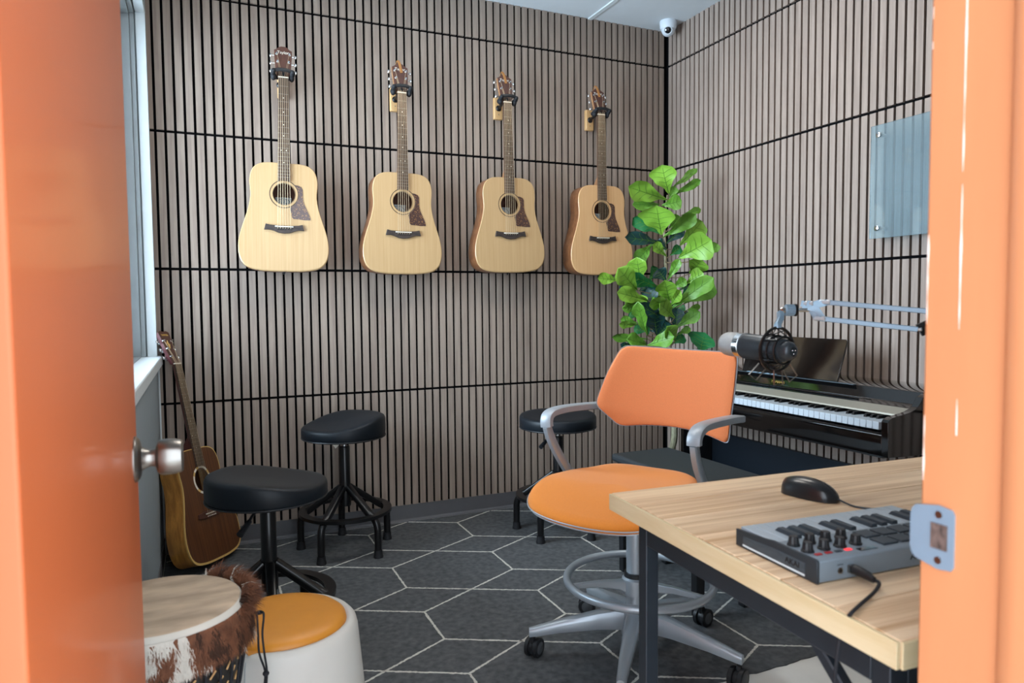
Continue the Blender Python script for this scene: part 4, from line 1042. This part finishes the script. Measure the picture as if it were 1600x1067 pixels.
# boom arm
J = at_depth(1227, 485, 1.447)
bo_ = thing('boom_arm', 'pale steel scissor boom arm of two parallel bars above the piano', 'microphone arm', J)
def jl(u, v, d): return at_depth(u, v, d)-J
b = MB(); A0 = jl(1222, 484.5, 1.447); A1 = jl(1247, 484.5, 1.447); axd = (A1-A0).normalized()
b.tube([A0-axd*.004, A0-axd*.001, A0+axd*.006, A0+axd*.007], [.004, .0065, .0065, .004], 16); b.build('ball_cap', M['chrome'], bo_)
b = MB(); n_ = 36; R_ = []
qk = axd.to_track_quat('Z', 'Y').to_matrix().to_4x4()
for r, z in ((.008, .006), (.0115, .007), (.0115, .024), (.0095, .025)):
    R_.append([A0+qk @ Vector((r*(1.05 if j % 2 else .95)*cos(2*pi*j/n_), r*(1.05 if j % 2 else .95)*sin(2*pi*j/n_), z)) for j in range(n_)])
b.rings(R_); b.build('knurled_collar', M['armsteel'], bo_, ang=20)
b = MB(); b.tube([A0+axd*.025, A0+axd*.0255, A0+axd*.029, A0+axd*.0295], [.0115, .0128, .0128, .011], 24); b.build('locking_ring', M['blackmetal'], bo_)
b = MB(); b.tube([A0+axd*.029, jl(1268, 484, 1.44)], .0042, 12); b.build('threaded_pin', M['chrome'], bo_)
pu, pl = jl(1288.5, 472, 1.425), jl(1281, 497.5, 1.425)
pk = jl(1262, 477, 1.438)
ydir = Vector((.35, -.94, 0)).normalized()
b = MB()
for off in (-.006, .006):
    o3 = ydir*off
    b.tube([jl(1256, 474, 1.44)+o3, jl(1272, 477, 1.434)+o3, pu+o3], 1., sq=(.0012, .0062), up=(0, 0, 1)); b.tube([jl(1258, 480, 1.44)+o3, jl(1272, 484, 1.434)+o3, pl+o3], 1., sq=(.0012, .006), up=(0, 0, 1))
b.build('joint_bracket', M['armsteel'], bo_)
eu, el = jl(1475, 488.5, 1.31), jl(1434, 514.5, 1.335)
for p0, p1 in ((pu, eu), (pl, el)):
    b = MB(); b.tube([p0, p1], 1., sq=(.0042, .0050), up=(0, 0, 1)); b.build('arm_bar', M['armsteel'], bo_, ang=25)
for p in (pu, pl, jl(1262, 474, 1.44)): b = MB(); b.tube([p+ydir*-.010, p+ydir*.0105, p+ydir*.012], [.005, .005, .0035], 14); b.build('pivot_bolt', M['bolt'], bo_)
b = MB(); b.tube([el-ydir*.006, el+ydir*.0065, el+ydir*.0075], [.0035, .0035, .002], 12); b.build('pivot_bolt', M['bolt'], bo_)
hl_ = jl(1411, 512.4, 1.3485)
b = MB(); b.cyl(hl_+ydir*.0035, hl_+ydir*.0048, .0022, n=10); b.build('bar_hole', M['darkhole'], bo_)
# elbow and lower arm down to the clamp on the desk
elb = (eu+el)/2+Vector((.02, -.005, 0))
b = MB(); b.tube([el+Vector((.004, 0, -.002)), elb, eu], 1., sq=(.006, .012), up=(0, 0, 1)); b.build('elbow', M['blackmetal'], bo_)
base = Vector((-.93, -2.62, DH))-J
for off in (-.012, .012):
    b = MB(); b.tube([elb+Vector((off, off, 0)), base+Vector((off, off, .05))], 1., sq=(.0042, .005)); b.build('arm_bar', M['armsteel'], bo_)
b = MB(); b.lathe([(.001, .0005), (.026, .0005), (.026, .012), (.016, .018), (.016, .05), (.012, .056), (.001, .056)], 20, Matrix.Translation(base)); b.build('clamp_base', M['blackmetal'], bo_)

# ------------------------------------------------------------------ glass board with standoffs
gb = thing('glass_board', 'tinted glass board on round standoffs, on the right slat wall', 'glass board', (-.05, -1.80, 1.58))
b = MB(); b.box(-.0035, .0035, -.365, .365, -.225, .222); b.build('glass_sheet', M['board_glass'], gb, bevel=.0012)
for y in (-.328, .328):
    for z in (-.185, .182):
        b = MB(); b.cyl((.0036, y, z), (.048, y, z), .008, n=16); b.tube([(-.0036, y, z), (-.0085, y, z), (-.0095, y, z)], [.0105, .0105, .009], 20); b.build('standoff', M['chrome'], gb)
# ------------------------------------------------------------------ dome camera in the ceiling corner
dc = thing('dome_camera', 'small white dome security camera in the ceiling corner', 'camera', (-.085, -.135, ZC))
b = MB(); b.lathe([(.001, 0), (.0465, 0), (.0475, -.004), (.046, -.035), (.041, -.046), (.001, -.046)], 36); b.build('camera_base', M['camwhite'], dc)
look = Vector((-.55, -.72, -.42)).normalized()
ql = look.to_track_quat('Z', 'Y').to_matrix().to_4x4(); bc_ = Vector((0, 0, -.044)); BL = Matrix.Translation(bc_) @ ql
b = MB(); b.sphere(bc_, .0385, 28, 18); b.build('camera_ball', M['camwhite'], dc)
b = MB(); b.lathe([(.001, .0305), (.0235, .0305), (.0245, .034), (.0215, .0375), (.019, .036), (.001, .0355)], 28, BL); b.build('lens_bezel', M['camwhite'], dc)
b = MB(); b.lathe([(.001, .035), (.0185, .036), (.016, .040), (.010, .0425), (.001, .0435)], 28, BL); b.build('lens', M['lens'], dc)

# ------------------------------------------------------------------ fiddle-leaf fig
TP = Vector((-.300, -.365, 0))
pl_ = thing('potted_fig', 'tall leafy fiddle leaf fig with lime and dark leaves in the room corner', 'plant', TP)
b = MB(); b.lathe([(.001, 0), (.085, 0), (.09, .01), (.108, .24), (.111, .26), (.102, .26), (.100, .235), (.001, .235)], 36); b.build('pot', M['pot'], pl_)
b = MB(); b.lathe([(.001, .236), (.05, .246), (.099, .238)], 30); b.build('moss', M['soil'], pl_)
def pd(u, v, d):
    p = at_depth(u, v, d)
    for _ in range(60):
        if p.x > -.03 or p.y > -.03: d -= .02; p = at_depth(u, v, d)
        else: break
    return p
def tv(v):      # trunk at image height v
    return [(1052, 700), (1050, 600), (1034, 540), (1030, 470), (1038, 400), (1042, 330), (1045, 292)]
tr = [Vector((.0, .0, .23)), Vector((.012, -.01, .5))]+[pd(u, v, 3.63)-TP for u, v in [(1046, 560), (1042, 480), (1042, 410), (1040, 350), (1043, 300)]]
tr = [Vector((0, 0, .23))]+[pd(u, v, 3.63)-TP for u, v in [(1053, 690), (1050, 610), (1046, 550), (1042, 480), (1040, 410), (1038, 350), (1043, 305)]]
trc = catmull(tr, 6)
stem = MB(); stem.tube(trc, [.019-.0145*i/(len(trc)-1) for i in range(len(trc))], 10); stem.cur = 1
def c1(x, y): return (955+x/7.111, 250+y/7.111)
def c2(x, y): return (930+x/6.67, 390+y/6.67)
Z1, Z2 = 7.111, 6.67
LV = []
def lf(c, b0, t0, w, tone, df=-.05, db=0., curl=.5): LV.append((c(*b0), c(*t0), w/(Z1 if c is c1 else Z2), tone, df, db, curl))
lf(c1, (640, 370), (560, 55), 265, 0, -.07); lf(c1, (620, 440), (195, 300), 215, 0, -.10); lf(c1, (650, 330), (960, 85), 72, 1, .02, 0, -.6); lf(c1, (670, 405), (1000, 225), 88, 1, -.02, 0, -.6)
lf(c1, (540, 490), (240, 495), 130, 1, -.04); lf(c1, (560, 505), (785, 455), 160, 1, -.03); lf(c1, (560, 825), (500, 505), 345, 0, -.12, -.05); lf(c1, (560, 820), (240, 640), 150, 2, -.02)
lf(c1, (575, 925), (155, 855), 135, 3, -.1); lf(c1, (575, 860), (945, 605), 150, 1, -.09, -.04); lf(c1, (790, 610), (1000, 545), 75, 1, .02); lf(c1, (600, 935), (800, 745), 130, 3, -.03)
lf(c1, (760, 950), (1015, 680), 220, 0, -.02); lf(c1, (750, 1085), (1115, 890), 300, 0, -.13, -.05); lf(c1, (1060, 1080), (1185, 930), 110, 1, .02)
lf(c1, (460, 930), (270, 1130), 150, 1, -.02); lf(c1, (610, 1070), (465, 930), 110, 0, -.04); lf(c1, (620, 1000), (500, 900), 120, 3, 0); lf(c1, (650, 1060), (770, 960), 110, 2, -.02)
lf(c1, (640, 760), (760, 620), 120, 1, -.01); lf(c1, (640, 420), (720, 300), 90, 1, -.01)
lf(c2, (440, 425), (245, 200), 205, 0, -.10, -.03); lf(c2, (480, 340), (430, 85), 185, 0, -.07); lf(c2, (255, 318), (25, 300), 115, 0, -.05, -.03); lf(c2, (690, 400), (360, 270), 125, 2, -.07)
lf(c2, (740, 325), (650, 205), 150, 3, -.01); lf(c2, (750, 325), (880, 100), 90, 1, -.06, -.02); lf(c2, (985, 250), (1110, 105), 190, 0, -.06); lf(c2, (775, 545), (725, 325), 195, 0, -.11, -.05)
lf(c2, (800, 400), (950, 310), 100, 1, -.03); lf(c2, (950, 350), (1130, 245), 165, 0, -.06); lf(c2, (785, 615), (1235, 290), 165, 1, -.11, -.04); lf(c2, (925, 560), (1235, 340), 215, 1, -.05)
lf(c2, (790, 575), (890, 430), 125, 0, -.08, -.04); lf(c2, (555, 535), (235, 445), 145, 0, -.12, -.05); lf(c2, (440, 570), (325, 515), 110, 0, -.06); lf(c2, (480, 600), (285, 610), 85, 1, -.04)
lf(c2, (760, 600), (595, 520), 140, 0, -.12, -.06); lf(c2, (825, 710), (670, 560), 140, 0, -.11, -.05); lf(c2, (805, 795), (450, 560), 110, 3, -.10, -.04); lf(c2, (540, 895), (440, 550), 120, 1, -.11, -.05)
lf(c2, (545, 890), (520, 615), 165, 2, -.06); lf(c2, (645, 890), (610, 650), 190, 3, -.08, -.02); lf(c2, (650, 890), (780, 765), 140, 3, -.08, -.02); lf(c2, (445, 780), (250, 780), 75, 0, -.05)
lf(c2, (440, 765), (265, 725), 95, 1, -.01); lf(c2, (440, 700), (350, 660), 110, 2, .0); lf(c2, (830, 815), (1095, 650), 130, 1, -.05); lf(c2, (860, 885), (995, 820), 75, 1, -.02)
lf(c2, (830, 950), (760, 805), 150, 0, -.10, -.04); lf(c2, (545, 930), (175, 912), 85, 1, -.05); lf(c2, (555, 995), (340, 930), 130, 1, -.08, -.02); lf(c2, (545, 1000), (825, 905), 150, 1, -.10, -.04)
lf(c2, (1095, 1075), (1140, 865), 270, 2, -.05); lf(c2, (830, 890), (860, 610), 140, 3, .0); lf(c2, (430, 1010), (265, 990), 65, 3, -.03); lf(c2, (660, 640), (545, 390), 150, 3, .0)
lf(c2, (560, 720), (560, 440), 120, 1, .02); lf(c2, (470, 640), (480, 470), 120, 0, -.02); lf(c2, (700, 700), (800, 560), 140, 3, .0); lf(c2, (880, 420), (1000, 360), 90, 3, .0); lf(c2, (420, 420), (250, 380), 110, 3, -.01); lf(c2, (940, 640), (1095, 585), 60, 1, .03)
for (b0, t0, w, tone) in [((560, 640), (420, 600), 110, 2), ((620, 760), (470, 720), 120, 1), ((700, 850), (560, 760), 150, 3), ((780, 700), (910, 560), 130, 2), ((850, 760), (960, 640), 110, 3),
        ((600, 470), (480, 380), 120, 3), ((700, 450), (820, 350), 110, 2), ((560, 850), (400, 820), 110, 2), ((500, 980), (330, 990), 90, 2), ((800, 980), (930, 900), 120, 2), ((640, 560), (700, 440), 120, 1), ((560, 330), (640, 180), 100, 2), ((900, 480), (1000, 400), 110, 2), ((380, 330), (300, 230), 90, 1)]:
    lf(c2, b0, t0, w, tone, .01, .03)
fol = MB(); vein = MB(); lr = random.Random(4)
for (b0, t0, w, tone, df, db, curl) in LV:
    D0 = 3.60
    B_ = pd(b0[0], b0[1], D0+db)-TP; T_ = pd(t0[0], t0[1], D0+db+df)-TP
    ax_ = T_-B_; Ln = ax_.length; ax_n = ax_/Ln
    vd = (CAM-(TP+(B_+T_)/2)).normalized()
    tilt = lr.uniform(-.5, .5)
    nr = (vd-ax_n*vd.dot(ax_n)).normalized()
    sd = ax_n.cross(nr).normalized()
    nr = (nr*cos(tilt)+sd*sin(tilt)); sd = ax_n.cross(nr).normalized()
    W_ = w*D0/F_PX/2/cos(tilt)*1.04
    wav = lr.uniform(0, 6); nu, nv = 13, 9
    def fn(s_, t_):
        x = t_*2-1
        prof = (.16+.90*sm((s_-.05)/.72)) * (max(0., 1-max(0., (s_-.72)/.28)**2.3))**.5 if s_ < 1 else 0.
        prof *= (1 if s_ > .03 else .25)
        prof *= 1+.05*sin(s_*17+wav+(3 if x > 0 else 0))
        arch = sin(pi*s_)*.07*Ln*curl-.02*Ln*s_
        cup = (.24*abs(x)**1.5)*W_*prof+.035*Ln*sin(s_*13+wav+2*abs(x))*abs(x)**2
        ridge = -.012*(1-abs(x))**6*Ln*.5 + .006*Ln*sin(abs(x)*2.2+s_*26)*(.3+abs(x))
        return B_+ax_*s_+sd*(x*W_*prof)+nr*(arch+cup+ridge)
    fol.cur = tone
    fol.grid(fn, nu, nv)
    vein.cur = 0
    mid = [fn(i/10, .5)+nr*.0009 for i in range(10)]; vein.tube(mid, [.0020-.0014*i/9 for i in range(10)], 4, caps=False)
    for k in range(1, 5):
        for sg in (0, 1):
            s0 = .12+.17*k; p = [fn(s0-.08, .5)+nr*.0006, fn(s0, .5+(sg-.5)*.42)+nr*.0008, fn(min(.97, s0+.05), .5+(sg-.5)*.8)+nr*.0008]
            vein.tube(p, [.0012, .0009, .0004], 3, caps=False)
    # petiole to the nearest lower trunk point
    tgt = min(trc, key=lambda p: (p-B_).length+max(0, p.z-B_.z)*2)
    midp = (tgt+B_)/2+Vector((0, 0, -.012))
    stem.tube(catmull([tgt, midp, B_], 4), .0023, 6)
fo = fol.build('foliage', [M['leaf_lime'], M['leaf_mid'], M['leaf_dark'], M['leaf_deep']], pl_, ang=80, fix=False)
vein.build('leaf_veins', mat('vein_green', '#4f7a2a', .6), pl_, fix=False)
stem.build('trunk', [M['trunk'], M['bark']], pl_)

# place the leaning guitar: base on the rug, head toward the window corner
base5 = Vector((-2.489, -.252, .029)); yaw5 = radians(55)
lean = radians(14.5); roll5 = radians(3.4)
g5.matrix_world = Matrix.Translation(base5) @ Matrix.Rotation(yaw5, 4, 'Z') @ Matrix.Rotation(-lean, 4, 'X') @ Matrix.Rotation(roll5, 4, 'Y') @ Matrix.Diagonal((.92, .92, 1, 1))

# ------------------------------------------------------------------ light
w = bpy.data.worlds.new('world'); S.world = w; w.use_nodes = True
bg = w.node_tree.nodes['Background']; bg.inputs[0].default_value = (.80, .90, 1.0, 1); bg.inputs[1].default_value = 2.3
def area(name, loc, look_, sx, sy, power, col):
    l = bpy.data.lights.new(name, 'AREA'); l.shape = 'RECTANGLE'; l.size = sx; l.size_y = sy; l.energy = power; l.color = col
    o = bpy.data.objects.new(name, l); COL.objects.link(o); o.location = loc
    o.rotation_euler = (Vector(look_)).to_track_quat('-Z', 'Y').to_euler(); return o
area('window_daylight', (-3.05, -.72, 1.62), (1, -.05, -.12), 1.3, 1.4, 55, (.82, .91, 1.))

S.view_settings.view_transform = 'Standard'; S.view_settings.look = 'None'; S.view_settings.exposure = 1.15; S.view_settings.gamma = 1.; S.view_settings.use_curve_mapping = False
S.cycles.use_denoising = True
S.cycles.max_bounces = 8; S.cycles.diffuse_bounces = 4; S.cycles.transparent_max_bounces = 12
